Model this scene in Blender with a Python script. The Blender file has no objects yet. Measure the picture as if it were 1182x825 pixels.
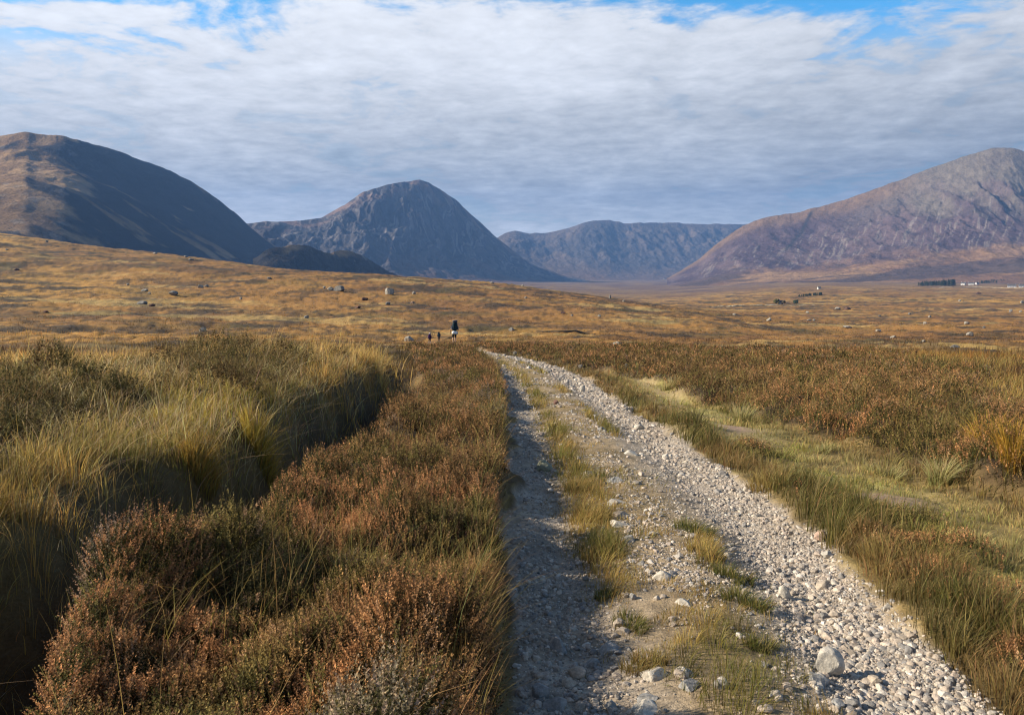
import bpy, math, random
import numpy as np

rng = np.random.default_rng(7)
random.seed(7)
C = bpy.context.scene.collection
F, CX, HV, EYE = 910.0, 591.0, 312.0, 1.7      # focal length in photo pixels, centre column, horizon row, eye height
SUN_AZ, SUN_EL = math.radians(90), math.radians(27)   # azimuth to the left of the view direction


# ---------------------------------------------------------------- noise
def _hash(ix, iy, s):
    n = (ix * 374761393 + iy * 668265263 + s * 974634777) & 0xffffffff
    n = ((n ^ (n >> 13)) * 1274126177) & 0xffffffff
    n = ((n ^ (n >> 15)) * 668265263) & 0xffffffff
    return ((n ^ (n >> 16)) & 0xffff) / 65535.0


def vnoise(x, y, s=0):
    x = np.asarray(x, float); y = np.asarray(y, float)
    ix = np.floor(x).astype(np.int64); iy = np.floor(y).astype(np.int64)
    fx = x - ix; fy = y - iy
    fx = fx * fx * fx * (fx * (fx * 6 - 15) + 10); fy = fy * fy * fy * (fy * (fy * 6 - 15) + 10)
    a = _hash(ix, iy, s); b = _hash(ix + 1, iy, s); c = _hash(ix, iy + 1, s); d = _hash(ix + 1, iy + 1, s)
    return ((a + (b - a) * fx) * (1 - fy) + (c + (d - c) * fx) * fy) * 2 - 1


def fbm(x, y, s=0, o=4, g=0.5):
    v = 0; a = 1.0; t = 0
    for i in range(o):
        v = v + a * vnoise(x, y, s + i * 17); t += a
        x, y = 1.6 * x + 1.2 * y + 3.1, -1.2 * x + 1.6 * y + 7.7; a *= g
    return v / t * 1.6


def ridged(x, y, s=0, o=4):
    v = 0; a = 1.0; t = 0
    for i in range(o):
        v = v + a * (1 - 2 * np.abs(vnoise(x, y, s + i * 13))); t += a
        x, y = 2.03 * x + 1.7, 2.03 * y + 4.1; a *= 0.5
    return v / t


def sst(a, b, x):
    t = np.clip((np.asarray(x, float) - a) / (b - a), 0, 1)
    return t * t * (3 - 2 * t)


def mix3(a, b, t):
    return np.asarray(a) * (1 - t[..., None]) + np.asarray(b) * t[..., None]


# ---------------------------------------------------------------- large terrain: a table of heights over (azimuth, distance)
DN = [1.5, 4, 8, 15, 30, 45, 63, 90, 115, 150, 200, 300, 400, 500, 700, 900, 1500, 3000, 5000, 9500]
P = {d: 378 + 1547 / d for d in DN}
near = [P[d] for d in DN[:5]]
COLS = [   # photo column, rows at the distances above from 45 m on
    (-420, [408, 398, 388, 376, 358, 332, 290, 268, 250, 240, 262, 280, 300, 316, 317, 316]),
    (0,    [410, 402, 395, 388, 377, 361, 330, 306, 284, 263, 272, 290, 304, 318, 318, 317]),
    (200,  [411, 402, 397, 390, 380, 365, 338, 314, 291, 297, 306, 314, 316, 320, 319, 318]),
    (400,  [412, 403, 399, 396, 388, 374, 345, 321, 313, 319, 326, 330, 326, 323, 321, 318]),
    (520,  [412.5, 403, 401, 400, 391, 379, 350, 328, 319, 325, 332, 334, 328, 324, 322, 318]),
    (620,  [412.5, 404, 399, 396, 389, 378, 351, 335, 327, 334, 337, 338, 331, 325, 322.5, 318]),
    (760,  [412.5, 405, 399, 395, 390, 381, 362, 351, 357, 357, 353, 348, 336, 327, 323, 318]),
    (900,  [413, 407, 401, 397, 392, 385, 374, 366, 361, 352, 346, 334, 325, 322, 318]),
    (1182, [414, 408, 401, 397, 392, 386, 377, 370, 365, 355, 347, 333, 325, 322, 318]),
    (1700, [414, 408, 401, 397, 392, 386, 377, 370, 365, 355, 347, 333, 325, 322, 318]),
]
lr = np.log(np.array(DN))
AZ = np.radians(np.linspace(-180, 180, 721)); LR = np.linspace(math.log(0.8), math.log(12000), 300)
_az, _z = [], []
for u, rows in COLS:
    az = math.atan((u - CX) / F); rows = list(rows)
    if len(rows) == 15: rows = rows
    full = near + rows
    n = min(len(full), len(DN))
    dn = DN if len(full) == len(DN) else DN[:5] + DN[5:][:len(rows)]
    if len(rows) == 16: dd = DN[:5] + [45, 63, 90, 115, 150, 200, 300, 400, 500, 700, 900, 1500, 3000, 5000, 7000, 9500]
    else: dd = DN[:5] + [45, 63, 90, 115, 150, 200, 300, 400, 500, 700, 900, 1500, 3000, 5000, 9500]
    dd = np.array(dd); zz = EYE - (np.array(full) - HV) / F * dd
    _az.append(az); _z.append(np.interp(LR, np.log(dd / math.cos(az)), zz, left=0))
_z = [np.interp(LR, [0, 3, 6, 9.2], [0, 0, 4, -40])] + _z + [np.interp(LR, [0, 3, 6, 9.2], [0, 0, 4, -40])]
_az = [-math.pi] + _az + [math.pi]
_z = np.array(_z)
TAB = np.stack([np.interp(AZ, _az, _z[:, j]) for j in range(len(LR))], 1)


def blur(a, k, ax):
    w = np.exp(-0.5 * (np.arange(-3 * k, 3 * k + 1) / k) ** 2); w /= w.sum()
    pad = [(0, 0)] * 2; pad[ax] = (3 * k, 3 * k)
    return np.apply_along_axis(lambda r: np.convolve(r, w, 'valid'), ax, np.pad(a, pad, mode='edge'))


TAB = blur(blur(TAB, 4, 1), 5, 0)


def base(x, y):
    r = np.sqrt(x * x + y * y) + 1e-6; az = np.arctan2(x, y)
    i = np.clip((az - AZ[0]) / (AZ[1] - AZ[0]), 0, len(AZ) - 1.001); j = np.clip((np.log(r) - LR[0]) / (LR[1] - LR[0]), 0, len(LR) - 1.001)
    i0 = i.astype(int); j0 = j.astype(int); fi = i - i0; fj = j - j0
    return (TAB[i0, j0] * (1 - fi) + TAB[i0 + 1, j0] * fi) * (1 - fj) + (TAB[i0, j0 + 1] * (1 - fi) + TAB[i0 + 1, j0 + 1] * fi) * fj


# ---------------------------------------------------------------- the near ground: track, ditch, banks
LY = [-60, 0, 3.5, 7, 16.8, 29.75, 41.8, 57, 64.5, 80, 100, 115, 140, 170, 200]
LX = [0.2, 0.0, 0.0, 0.0, -0.07, -0.42, -1.42, -3.2, -4.9, -8.0, -11.6, -13.2, -14.4, -14.5, -14]
RY = [-60, 0, 3.46, 5.12, 6.81, 9.26, 12.7, 16.8, 26.2, 34, 41.8, 53, 64.5, 80, 100, 115, 140, 170, 200]
RX = [2.0, 2.0, 2.16, 2.36, 2.54, 2.64, 2.64, 2.57, 2.6, 2.15, 1.33, -0.6, -2.6, -5.7, -9.3, -10.9, -12.1, -12.2, -11.7]
DY = [-60, 0, 2.7, 4, 9, 22, 35, 60]; DX = [-1.5, -1.5, -1.6, -2.05, -1.85, -2.4, -4.2, -8]


def Lx(y): return np.interp(y, LY, LX)
def Rx(y): return np.interp(y, RY, RX)
def Dx(y): return np.interp(y, DY, DX) + 0.16 * vnoise(y * 0.9, 3.3, 5)


def masks(x, y):
    """zone masks of the ground at x, y"""
    r = np.hypot(x, y)
    L, R = Lx(y), Rx(y)
    wob = 0.12 * fbm(x * 1.4, y * 1.4, 31, 3) * np.clip(r / 6, 0.6, 1.6)
    t = (x - L) / (R - L)
    xe = x + wob
    track = sst(-0.05, 0.05, xe - L) * (1 - sst(-0.05, 0.12, xe - R)) * (y < 175)
    D = Dx(y)
    strip = sst(-0.05, 0.12, x - D + 0.5 * wob) * (1 - sst(-0.2, -0.06, x - L + 0.3 * wob)) * (1 - sst(58, 68, y))
    ditch = sst(0.0, 0.3, D - x) * (1 - sst(0.95, 1.5, D - x)) * (1 - sst(20, 32, y))
    left = sst(0.9, 3.6, D - x)
    # heather on the left bank's crest, and small clumps
    bankh = np.exp(-((x + 5.6 + 0.25 * fbm(x, y, 3)) / 2.3) ** 2 - ((y - 17.5) / 3.2) ** 2)
    bankh = np.maximum(bankh, 0.9 * np.exp(-((x + 8.6) / 2.2) ** 2 - ((y - 13.5) / 1.6) ** 2))
    bankh = np.maximum(bankh, 0.8 * np.exp(-((x + 14.5) / 2.4) ** 2 - ((y - 29) / 2.2) ** 2))
    bankh = np.maximum(bankh, 0.66 * sst(-0.1, 0.3, fbm(x * 0.5, y * 0.5, 78, 3)) * sst(3, 6, y) * (1 - sst(22, 27, y)) * sst(1.9, 2.5, D - x))
    bankh = np.maximum(bankh, 0.75 * sst(9.5, 12, y) * (1 - sst(21, 25, y)) * (1 - sst(2.9, 4.2, D - x)))
    bankh = sst(0.4, 0.6, bankh + 0.3 * fbm(x * 0.9, y * 0.9, 77, 3))
    # heather on the right
    off = np.interp(y, [0, 5, 8, 15, 26, 32, 60], [2.5, 2.2, 2.3, 2.0, 1.6, 0.35, 0.3]) + 0.55 * fbm(x * 0.5, y * 0.5, 12, 3)
    u = CX + F * x / np.maximum(y, 0.5)
    far = np.interp(u, [450, 560, 700, 900, 1000, 1182, 1400], [70, 84, 88, 64, 44, 25, 18]) * (1 + 0.3 * fbm(x * 0.12, y * 0.12, 41, 3) + 0.3 * fbm(x * 0.045, y * 0.045, 42, 2))
    right = sst(0.0, 0.35, x - R - off) * (1 - sst(0.65, 1.25, r / far + 0.2 * fbm(x * 0.5, y * 0.5, 43, 2)))
    patch = 0.15 + 0.85 * sst(-0.55, -0.1, fbm(x * 0.3, y * 0.3, 53, 3) + 0.22)
    right = right * patch
    # low verge heather beside the right rut
    verge = sst(0.15, 0.35, x - R) * (1 - sst(0.9, 1.2, x - R)) * sst(0.1, 0.3, fbm(x * 0.8, y * 0.6, 91, 2)) * (y < 32)
    heather = np.maximum(np.maximum(strip, bankh * sst(1.6, 2.3, D - x) * (y > 3)), np.maximum(right, 0.4 * verge))
    # the small worn path right of the track
    px = R + np.interp(y, [0, 5, 8, 10, 14, 27, 33], [1.2, 1.15, 1.05, 0.9, 1.0, 1.75, 0.4])
    path = 0.55 * np.exp(-((x - px + 0.15 * fbm(x, y, 61, 2)) / 0.33) ** 2) * sst(16, 20, y) * (1 - sst(28, 34, y))
    for bx, by, rx, ry in ((3.45, 9.5, 0.36, 0.6), (3.7, 7.9, 0.36, 0.42), (3.75, 13.6, 0.34, 1.0), (4.5, 24, 0.42, 2.0)):
        path = np.maximum(path, 1.15 * np.exp(-((x - bx + wob) / rx) ** 2 - ((y - by) / ry) ** 2))
    path = path * sst(-0.45, 0.0, fbm(x * 0.35, y * 0.3, 66, 2) + 0.15)
    heather = heather * (1 - track) * (1 - np.clip(path * 1.4, 0, 1))
    lawn = np.exp(-((x - px - 0.12) / 0.95) ** 2) * (0.72 + 0.28 * sst(-0.3, 0.3, fbm(x * 0.8, y * 0.6, 67, 3))) * (1 - sst(28, 36, y)) * (y > -5)
    return dict(t=t, track=track, strip=strip, ditch=ditch, left=left, heather=heather, path=path, lawn=lawn, L=L, R=R, D=D, r=r, right=right)


def bushes(x, y, cell, seed):
    gx = np.floor(x / cell).astype(np.int64); gy = np.floor(y / cell).astype(np.int64)
    bd = np.full(len(x), 1e9); br = np.zeros(len(x))
    for i in (-1, 0, 1):
        for j in (-1, 0, 1):
            a, b = gx + i, gy + j
            d = (x - (a + _hash(a, b, seed)) * cell) ** 2 + (y - (b + _hash(a, b, seed + 1)) * cell) ** 2
            q = d < bd; bd[q] = d[q]; br[q] = _hash(a, b, seed + 2)[q]
    return np.sqrt(bd) / cell, br


def canopy(x, y, m):
    r = m['r']
    h = 0.33 + 0.15 * fbm(x * 2.1, y * 2.1, 21, 3) + 0.09 * fbm(x * 0.7, y * 0.7, 22, 2)
    h = h * (1 + 0.3 * (x < m['D'] - 0.8)) + 0.10 * m['right'] * fbm(x * 0.9, y * 0.9, 23, 2)
    k = np.where((m['heather'] > 0.02) & (r < 60))[0]
    if len(k):
        q, br = bushes(x[k] + 0.12 * vnoise(x[k] * 4, y[k] * 4, 24), y[k] + 0.12 * vnoise(x[k] * 4, y[k] * 4, 25), 0.62, 700)
        h[k] *= (0.75 + 0.5 * br) * (1.18 - 0.95 * np.clip(q, 0, 0.9) ** 2)
    h = h * (1 + 0.25 * m['right']) * np.where(x > m['R'], np.where(m['right'] > 0.3, 1, 0.6), 1)
    return np.sqrt(np.clip(m['heather'], 0, 1)) * np.clip(h, 0.08, 0.7)


def ground0(x, y, m):
    z = base(x, y)
    r = m['r']
    nearf = 1 - sst(70, 160, r)
    # left bank and ditch
    A = np.interp(y, [-20, 0, 5, 8, 14, 19, 23, 28, 36], [0.45, 0.5, 0.6, 0.75, 0.98, 1.2, 1.1, 0.55, 0.0])
    A = A * (1 - 0.72 * sst(6.4, 9.2, -x))
    z = z + A * (0.62 * sst(1.0, 1.8, m['D'] - x) + 0.38 * sst(1.8, 5.5, m['D'] - x)) - 0.75 * m['ditch']
    z = z + 0.10 * m['strip']
    # track profile
    t = np.clip(m['t'], -0.5, 1.5)
    prof = 0.05 * np.exp(-((t - 0.5) / 0.2) ** 2) - 0.05 * np.exp(-((t - 0.16) / 0.12) ** 2) - 0.05 * np.exp(-((t - 0.8) / 0.12) ** 2)
    off = (1 - m['track'])
    z = z + (prof * m['track'] - 0.03 * m['track']) * (1 - sst(60, 120, r))
    z = z + m['track'] * 0.012 * fbm(x * 5, y * 5, 8, 3) * (r < 40)
    # hummocks
    z = z + off * (1 - m['path']) * (0.05 * fbm(x * 1.7, y * 1.7, 2, 3) + 0.10 * fbm(x * 0.45, y * 0.45, 4, 3) * sst(3, 12, r))
    hr = sst(25, 110, r) * (1 - 0.85 * m['track'])
    z = z + hr * (0.42 * fbm(x * 0.16, y * 0.16, 6, 4) + 0.22 * fbm(x * 0.4, y * 0.4, 11, 3) + 0.5 * fbm(x * 0.035, y * 0.035, 7, 4) * sst(80, 200, r))
    z = z + sst(150, 500, r) * (1.5 * fbm(x * 0.012, y * 0.012, 9, 5) + 0.9 * np.minimum(0, fbm(x * 0.03, y * 0.03, 10, 4)))
    return z


def ground(x, y, m=None):
    x = np.asarray(x, float); y = np.asarray(y, float)
    if m is None: m = masks(x, y)
    return ground0(x, y, m) + np.where(x < m['D'] - 0.8, 0.18, 0.38) * canopy(x, y, m)


def gz(x, y): return float(ground(np.array([x]), np.array([y]))[0])


_DD = np.exp(np.linspace(math.log(2.3), math.log(6500), 1600))


def at(u, v):
    """the first ground point seen through a photo pixel"""
    x = (u - CX) / F * _DD; zr = EYE - (v - HV) / F * _DD
    below = ground(x, _DD) > zr
    i = int(np.argmax(below)) if below.any() else len(_DD) - 1
    d = _DD[i]
    return x[i], d, gz(x[i], d)


# ---------------------------------------------------------------- mesh + material helpers
def mesh(name, V, faces, mat, parent=None, col=None, smooth=False, mats=None, midx=None):
    """V (n,3); faces (m,k) array with a constant k or list of arrays"""
    me = bpy.data.meshes.new(name)
    V = np.ascontiguousarray(V, np.float32)
    if isinstance(faces, np.ndarray): faces = [faces]
    me.vertices.add(len(V)); me.vertices.foreach_set('co', V.ravel())
    nl = sum(f.size for f in faces); npoly = sum(len(f) for f in faces)
    me.loops.add(nl); me.loops.foreach_set('vertex_index', np.concatenate([f.ravel() for f in faces]).astype(np.int32))
    me.polygons.add(npoly)
    tot = np.concatenate([np.full(len(f), f.shape[1], np.int32) for f in faces])
    me.polygons.foreach_set('loop_start', np.concatenate([[0], np.cumsum(tot)[:-1]]).astype(np.int32))
    me.polygons.foreach_set('use_smooth', np.full(npoly, smooth))
    if midx is not None: me.polygons.foreach_set('material_index', np.asarray(midx, np.int32))
    me.update(calc_edges=True)
    if col is not None:
        a = me.color_attributes.new('tint', 'FLOAT_COLOR', 'POINT')
        c = np.ones((len(V), 4), np.float32); c[:, :3] = col
        a.data.foreach_set('color', c.ravel())
    for q in (mats or [mat]): me.materials.append(q)
    o = bpy.data.objects.new(name, me); C.objects.link(o)
    if parent is not None: o.parent = parent
    return o


def tag(o, label=None, cat=None, group=None, kind=None):
    if label: o['label'] = label
    if cat: o['category'] = cat
    if group: o['group'] = group
    if kind: o['kind'] = kind
    return o


def empty(name, loc, rz=0):
    o = bpy.data.objects.new(name, None); C.objects.link(o); o.location = loc; o.rotation_euler = (0, 0, rz); o.empty_display_size = 0.1
    return o


def new_mat(name):
    m = bpy.data.materials.new(name); m.use_nodes = True; nt = m.node_tree; nt.nodes.clear()
    return m, nt, nt.nodes.new('ShaderNodeOutputMaterial')


def N(nt, typ, **kw):
    n = nt.nodes.new(typ)
    for k, v in kw.items():
        if k in n.inputs.keys() if isinstance(k, str) else False: n.inputs[k].default_value = v
        else: setattr(n, k, v)
    return n


def tint_mat(name, noises=(), rough=0.9, bump=(), translucent=0.0, tone=None, spec=0.2, coord='Object'):
    """base colour = the tint attribute (or tone) times a few noise textures; noises: (scale, low, high); bump: (scale, distance)"""
    m, nt, out = new_mat(name); lk = nt.links.new
    if tone is None:
        a = N(nt, 'ShaderNodeAttribute'); a.attribute_name = 'tint'; c = a.outputs['Color']
    else:
        a = N(nt, 'ShaderNodeRGB'); a.outputs[0].default_value = (*tone, 1); c = a.outputs[0]
    tc = N(nt, 'ShaderNodeTexCoord')
    for i, (s, lo, hi) in enumerate(noises):
        n = N(nt, 'ShaderNodeTexNoise'); n.inputs['Scale'].default_value = s; n.inputs['Detail'].default_value = 5; n.inputs['Roughness'].default_value = 0.62
        lk(tc.outputs[coord], n.inputs['Vector'])
        r = N(nt, 'ShaderNodeMapRange'); r.inputs['From Min'].default_value = 0.3; r.inputs['From Max'].default_value = 0.7
        r.inputs['To Min'].default_value = lo; r.inputs['To Max'].default_value = hi
        lk(n.outputs['Fac'], r.inputs['Value'])
        mx = N(nt, 'ShaderNodeVectorMath'); mx.operation = 'SCALE'; lk(c, mx.inputs[0]); lk(r.outputs[0], mx.inputs['Scale']); c = mx.outputs[0]
    b = N(nt, 'ShaderNodeBsdfPrincipled'); b.inputs['Roughness'].default_value = rough; b.inputs['Specular IOR Level'].default_value = spec
    lk(c, b.inputs['Base Color'])
    prev = None
    for s, d in bump:
        n = N(nt, 'ShaderNodeTexNoise'); n.inputs['Scale'].default_value = s; n.inputs['Detail'].default_value = 6; n.inputs['Roughness'].default_value = 0.65
        lk(tc.outputs[coord], n.inputs['Vector'])
        bp = N(nt, 'ShaderNodeBump'); bp.inputs['Distance'].default_value = d; bp.inputs['Strength'].default_value = 1.0
        lk(n.outputs['Fac'], bp.inputs['Height'])
        if prev: lk(prev.outputs[0], bp.inputs['Normal'])
        prev = bp
    if prev: lk(prev.outputs[0], b.inputs['Normal'])
    if translucent:
        tr = N(nt, 'ShaderNodeBsdfTranslucent'); lk(c, tr.inputs['Color'])
        ms = N(nt, 'ShaderNodeMixShader'); ms.inputs[0].default_value = translucent
        lk(b.outputs[0], ms.inputs[1]); lk(tr.outputs[0], ms.inputs[2]); lk(ms.outputs[0], out.inputs['Surface'])
    else:
        lk(b.outputs[0], out.inputs['Surface'])
    return m


M_ground = tint_mat('moor_ground', [(0.9, 0.75, 1.25), (9, 0.75, 1.25), (60, 0.75, 1.25)], bump=[(40, 0.012), (6, 0.03)])
M_hill = tint_mat('hill_side', [(0.02, 0.72, 1.28), (0.12, 0.75, 1.25)], bump=[(0.03, 14.0), (0.15, 3.0)], rough=0.95, spec=0.1)
M_grass = tint_mat('grass_blade', rough=0.6, translucent=0.5, spec=0.25)
M_heather = tint_mat('heather_sprig', rough=0.8, translucent=0.3, spec=0.15)
M_stone = tint_mat('loose_stone', [(25, 0.7, 1.25), (120, 0.8, 1.2)], bump=[(45, 0.006)], rough=0.85, spec=0.3, coord='Object')
M_boulder = tint_mat('boulder_rock', [(1.5, 0.6, 1.3), (9, 0.75, 1.25)], bump=[(4, 0.06)], rough=0.9)

# palette (linear)
GOLD = (0.37, 0.20, 0.046); STRAW = (0.42, 0.30, 0.11); BROWN = (0.15, 0.078, 0.027); RUST = (0.19, 0.085, 0.03); DARK = (0.045, 0.032, 0.018)
OLIVE = (0.11, 0.09, 0.022); PEAT = (0.03, 0.02, 0.013); GRAVEL = (0.36, 0.305, 0.245); DUST = (0.29, 0.235, 0.175); PALEGREEN = (0.34, 0.30, 0.10)


# ---------------------------------------------------------------- ground sheet
def moor_col(x, y, r):
    """colour of the open moor from 25 m out"""
    n1 = fbm(x * 0.05, y * 0.05, 101, 5); n2 = fbm(x * 0.011, y * 0.011, 102, 4); n3 = fbm(x * 0.22, y * 0.22, 103, 4); n4 = fbm(x * 0.0032, y * 0.0032, 104, 4)
    c = mix3(BROWN, GOLD, sst(-0.55, 0.6, n1 * 0.6 + n2 * 0.55 + 0.3 * n3 + 0.12))
    c = mix3(c, RUST, 0.5 * sst(0.0, 0.7, n4 + 0.35 * n1))
    c = mix3(c, DARK, 0.9 * sst(0.12, 0.42, -n1 * 0.5 + 0.55 * fbm(x * 0.09, y * 0.06, 105, 4) + 0.4 * n3 - 0.02))
    c = mix3(c, OLIVE, 0.3 * sst(0.2, 0.6, fbm(x * 0.07, y * 0.07, 109, 3)))
    c = mix3(c, STRAW, 0.5 * sst(0.45, 0.85, fbm(x * 0.02, y * 0.06, 106, 4)))
    c = mix3(c, (0.065, 0.042, 0.022), 0.7 * (1 - sst(700, 1500, r)) * sst(0.30, 0.55, fbm(x * 0.30, y * 0.17, 113, 4) + 0.55 * fbm(x * 0.05, y * 0.04, 114, 3)))
    # far plain: a browner, pinker moor
    far = sst(900, 2600, r)
    cf = mix3((0.13, 0.075, 0.042), (0.19, 0.12, 0.055), sst(-0.5, 0.6, n2 + 0.5 * n4))
    cf = mix3(cf, (0.10, 0.06, 0.045), sst(0.2, 0.6, fbm(x * 0.004, y * 0.0022, 108, 4)))
    return mix3(c, cf, far)


def strips_w(x, y, t):
    return np.exp(-((t - 0.295) / 0.10) ** 2) * sst(5.2, 6.2, y)


def ground_col(x, y, m):
    r = m['r']
    c = moor_col(x, y, r)
    soil = mix3((0.10, 0.065, 0.03), (0.19, 0.13, 0.05), sst(-0.5, 0.5, fbm(x * 2, y * 2, 120, 3)))
    c = mix3(soil, c, sst(18, 45, r))
    c = mix3(c, mix3(PALEGREEN, (0.24, 0.19, 0.07), sst(-0.4, 0.4, fbm(x, y, 121, 3))), 0.8 * m['lawn'] * (1 - m['heather']))
    c = mix3(c, (0.10, 0.075, 0.03), sst(0.9, 1.8, m['D'] - x) * (1 - sst(16, 28, y)) * (y > -5) * 0.85)
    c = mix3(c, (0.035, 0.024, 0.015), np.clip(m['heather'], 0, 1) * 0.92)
    c = mix3(c, PEAT, np.clip(m['ditch'] * 1.1, 0, 1) * 0.9)
    c = mix3(c, (0.27, 0.19, 0.13), m['path'] * 0.95)
    t = m['t']
    n = fbm(x * 2.5, y * 2.5, 122, 4)
    g = mix3(DUST, GRAVEL, sst(-0.5, 0.5, n))
    sp = vnoise(x * 38, y * 38, 125); g = g * (1 + 0.22 * sp * (1 - sst(8, 20, r)))[:, None]
    mid = np.exp(-((t - 0.47) / 0.17) ** 2)
    g = mix3(g, mix3((0.25, 0.185, 0.11), (0.19, 0.135, 0.06), sst(-0.3, 0.5, fbm(x * 1.5, y * 1.2, 123, 3))), np.clip(mid * 1.1, 0, 0.9))
    stw = strips_w(x, y, t); g = mix3(g, (0.17, 0.12, 0.05), 0.8 * stw)
    c = mix3(c, g, m['track'] * (1 - sst(66, 78, y)))
    return c


def ground_sheet():
    inner = np.radians(np.arange(-38, 38.001, 0.1)); outer = np.radians(np.concatenate([np.arange(-180, -38, 3.0), np.arange(40, 181, 3.0)]))
    az = np.sort(np.concatenate([inner, outer])); az = az[az < math.pi - 1e-4]; az = np.concatenate([az, [math.pi]])
    az[0] = -math.pi
    rr = np.exp(np.concatenate([np.arange(math.log(0.4), math.log(2.0), 0.08), np.arange(math.log(2.0), math.log(60), 0.0085), np.arange(math.log(60), math.log(9500), 0.0105)]))
    A, Rr = np.meshgrid(az, rr, indexing='ij')
    x = (Rr * np.sin(A)).ravel(); y = (Rr * np.cos(A)).ravel()
    m = masks(x, y)
    z = ground(x, y, m)
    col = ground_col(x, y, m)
    na, nr = A.shape
    i = np.arange(na - 1)[:, None] * nr + np.arange(nr - 1)[None, :]
    f = np.stack([i, i + 1, i + nr + 1, i + nr], -1).reshape(-1, 4)
    V = np.stack([x, y, z], 1)
    # close the middle
    k = len(V); V = np.vstack([V, [[0, 0, gz(0.0, 0.01)]]]); col = np.vstack([col, col[0]])
    fan = np.stack([np.full(na - 1, k), np.arange(na - 1) * nr, (np.arange(na - 1) + 1) * nr], 1)
    o = mesh('ground', V, [f, fan], M_ground, col=col, smooth=True)
    tag(o, 'rolling brown and golden moorland with a stony track across it', 'ground', kind='structure')


ground_sheet()


# ---------------------------------------------------------------- mountains
def smooth_interp(U, pts):
    a = np.array([p[0] for p in pts], float); b = np.array([p[1] for p in pts], float)
    return sum(np.interp(U + k, a, b) for k in range(-60, 61, 5)) / 25


def mountain(name, label, sil, D, Wf, Wb, du, dn, colour, skew=0.0, pw=1.5, gully=0.16, gs=(130, 520), seed=0, drop=25, jag=0.6, apron=0.0):
    us = np.array([p[0] for p in sil], float); vs = np.array([p[1] for p in sil], float)
    u = np.arange(us[0], us[-1] + 0.01, du)
    s = np.concatenate([np.linspace(-Wb, 0, 24)[:-1], np.linspace(0, Wf, dn)])      # metres in front of the ridge
    U, S = np.meshgrid(u, s, indexing='ij')
    um = 0.5 * (us[0] + us[-1])
    D0 = D + skew * (U - um) / F * D if not isinstance(D, list) else smooth_interp(U, D)
    d = D0 - S
    x = (U - CX) / F * d; y = d
    v = np.interp(U, us, vs)
    v = (v + np.interp(U + 2.5, us, vs) + np.interp(U - 2.5, us, vs)) / 3
    zr = EYE + (HV - v) / F * D0
    jg = jag * fbm(U * 0.11, U * 0 + seed, seed, 4) * D0 / F * np.exp(-np.abs(S) / Wf * 14)
    zb = base(x, y) - drop
    H = np.maximum(zr - zb, 1)
    t = np.clip(S / Wf, 0, 1); tb = np.clip(-S / Wb, 0, 1)
    f = (1 - apron) * (1 - t) ** pw + apron * (1 - t) ** (pw * 2.2)
    f = np.where(S < 0, 1 - 0.9 * tb ** 1.4, f)
    warp = 60 * fbm(x / 400, y / 400, seed + 3, 3)
    g = ridged((x + warp) / gs[0], y / gs[1], seed + 5, 4) * 0.6 + 0.5 * fbm(x / 70, y / 90, seed + 9, 4)
    lump = fbm(x / 600, y / 700, seed + 11, 3)
    env = np.clip(t * 6, 0, 1) * (1 - t) ** 1.25
    z = zb + H * f + jg + H * env * (gully * g + 0.10 * lump)
    V = np.stack([x, y, z], -1)
    gx = np.gradient(z, axis=1)
    col = colour(x, y, z, t, g, U, v)
    nu, ns = U.shape
    i = np.arange(nu - 1)[:, None] * ns + np.arange(ns - 1)[None, :]
    fc = np.stack([i, i + ns, i + ns + 1, i + 1], -1).reshape(-1, 4)
    o = mesh(name, V.reshape(-1, 3), fc, M_hill, col=col.reshape(-1, 3), smooth=True)
    return tag(o, label, name.replace('_', ' ').split()[-1], kind='structure')


def col_left(x, y, z, t, g, U, v):
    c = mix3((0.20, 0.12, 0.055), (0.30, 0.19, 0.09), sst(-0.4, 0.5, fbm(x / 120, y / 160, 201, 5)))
    c = mix3(c, (0.020, 0.018, 0.018), sst(0.0, 0.42, fbm(x / 170, y / 130, 202, 5) + 0.25 * g + 0.75 * sst(25, 120, U)))  # lit left shoulder and shaded right flank are put into the colour
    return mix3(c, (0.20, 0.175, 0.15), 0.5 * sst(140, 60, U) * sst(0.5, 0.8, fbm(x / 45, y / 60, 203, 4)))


def col_knoll(x, y, z, t, g, U, v):
    c = mix3((0.018, 0.016, 0.016), (0.038, 0.032, 0.028), sst(-0.4, 0.5, fbm(x / 30, y / 40, 205, 4)))  # the spur's shade is put into this near-black colour
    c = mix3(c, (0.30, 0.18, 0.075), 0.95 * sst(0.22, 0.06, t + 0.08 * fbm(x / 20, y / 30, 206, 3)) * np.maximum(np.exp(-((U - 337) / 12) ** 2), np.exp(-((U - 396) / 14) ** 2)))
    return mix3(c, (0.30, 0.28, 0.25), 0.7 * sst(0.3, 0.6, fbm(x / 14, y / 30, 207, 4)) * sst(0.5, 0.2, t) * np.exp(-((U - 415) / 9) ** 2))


def col_rock(x, y, z, t, g, U, v):
    c = mix3((0.035, 0.032, 0.034), (0.075, 0.066, 0.065), sst(-0.5, 0.6, fbm(U * 0.16 + 3 * fbm(x / 300, y / 300, 217, 3), t * 6, 211, 5) + 0.3 * g))
    c = mix3(c, (0.23, 0.20, 0.185), 0.55 * sst(0.25, 0.7, fbm(U * 0.30 + 5 * fbm(x / 260, y / 260, 218, 3) + 4 * t, t * 7, 212, 4) + 0.15 * g) * sst(0.85, 0.3, t))
    c = mix3(c, (0.24, 0.15, 0.11), 0.7 * sst(0.13, 0.02, t) * sst(-0.2, 0.3, fbm(x / 120, y / 60, 213, 3)))
    return mix3(c, (0.11, 0.062, 0.04), sst(0.5, 0.8, t + 0.15 * fbm(x / 200, y / 200, 214, 4)))


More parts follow.
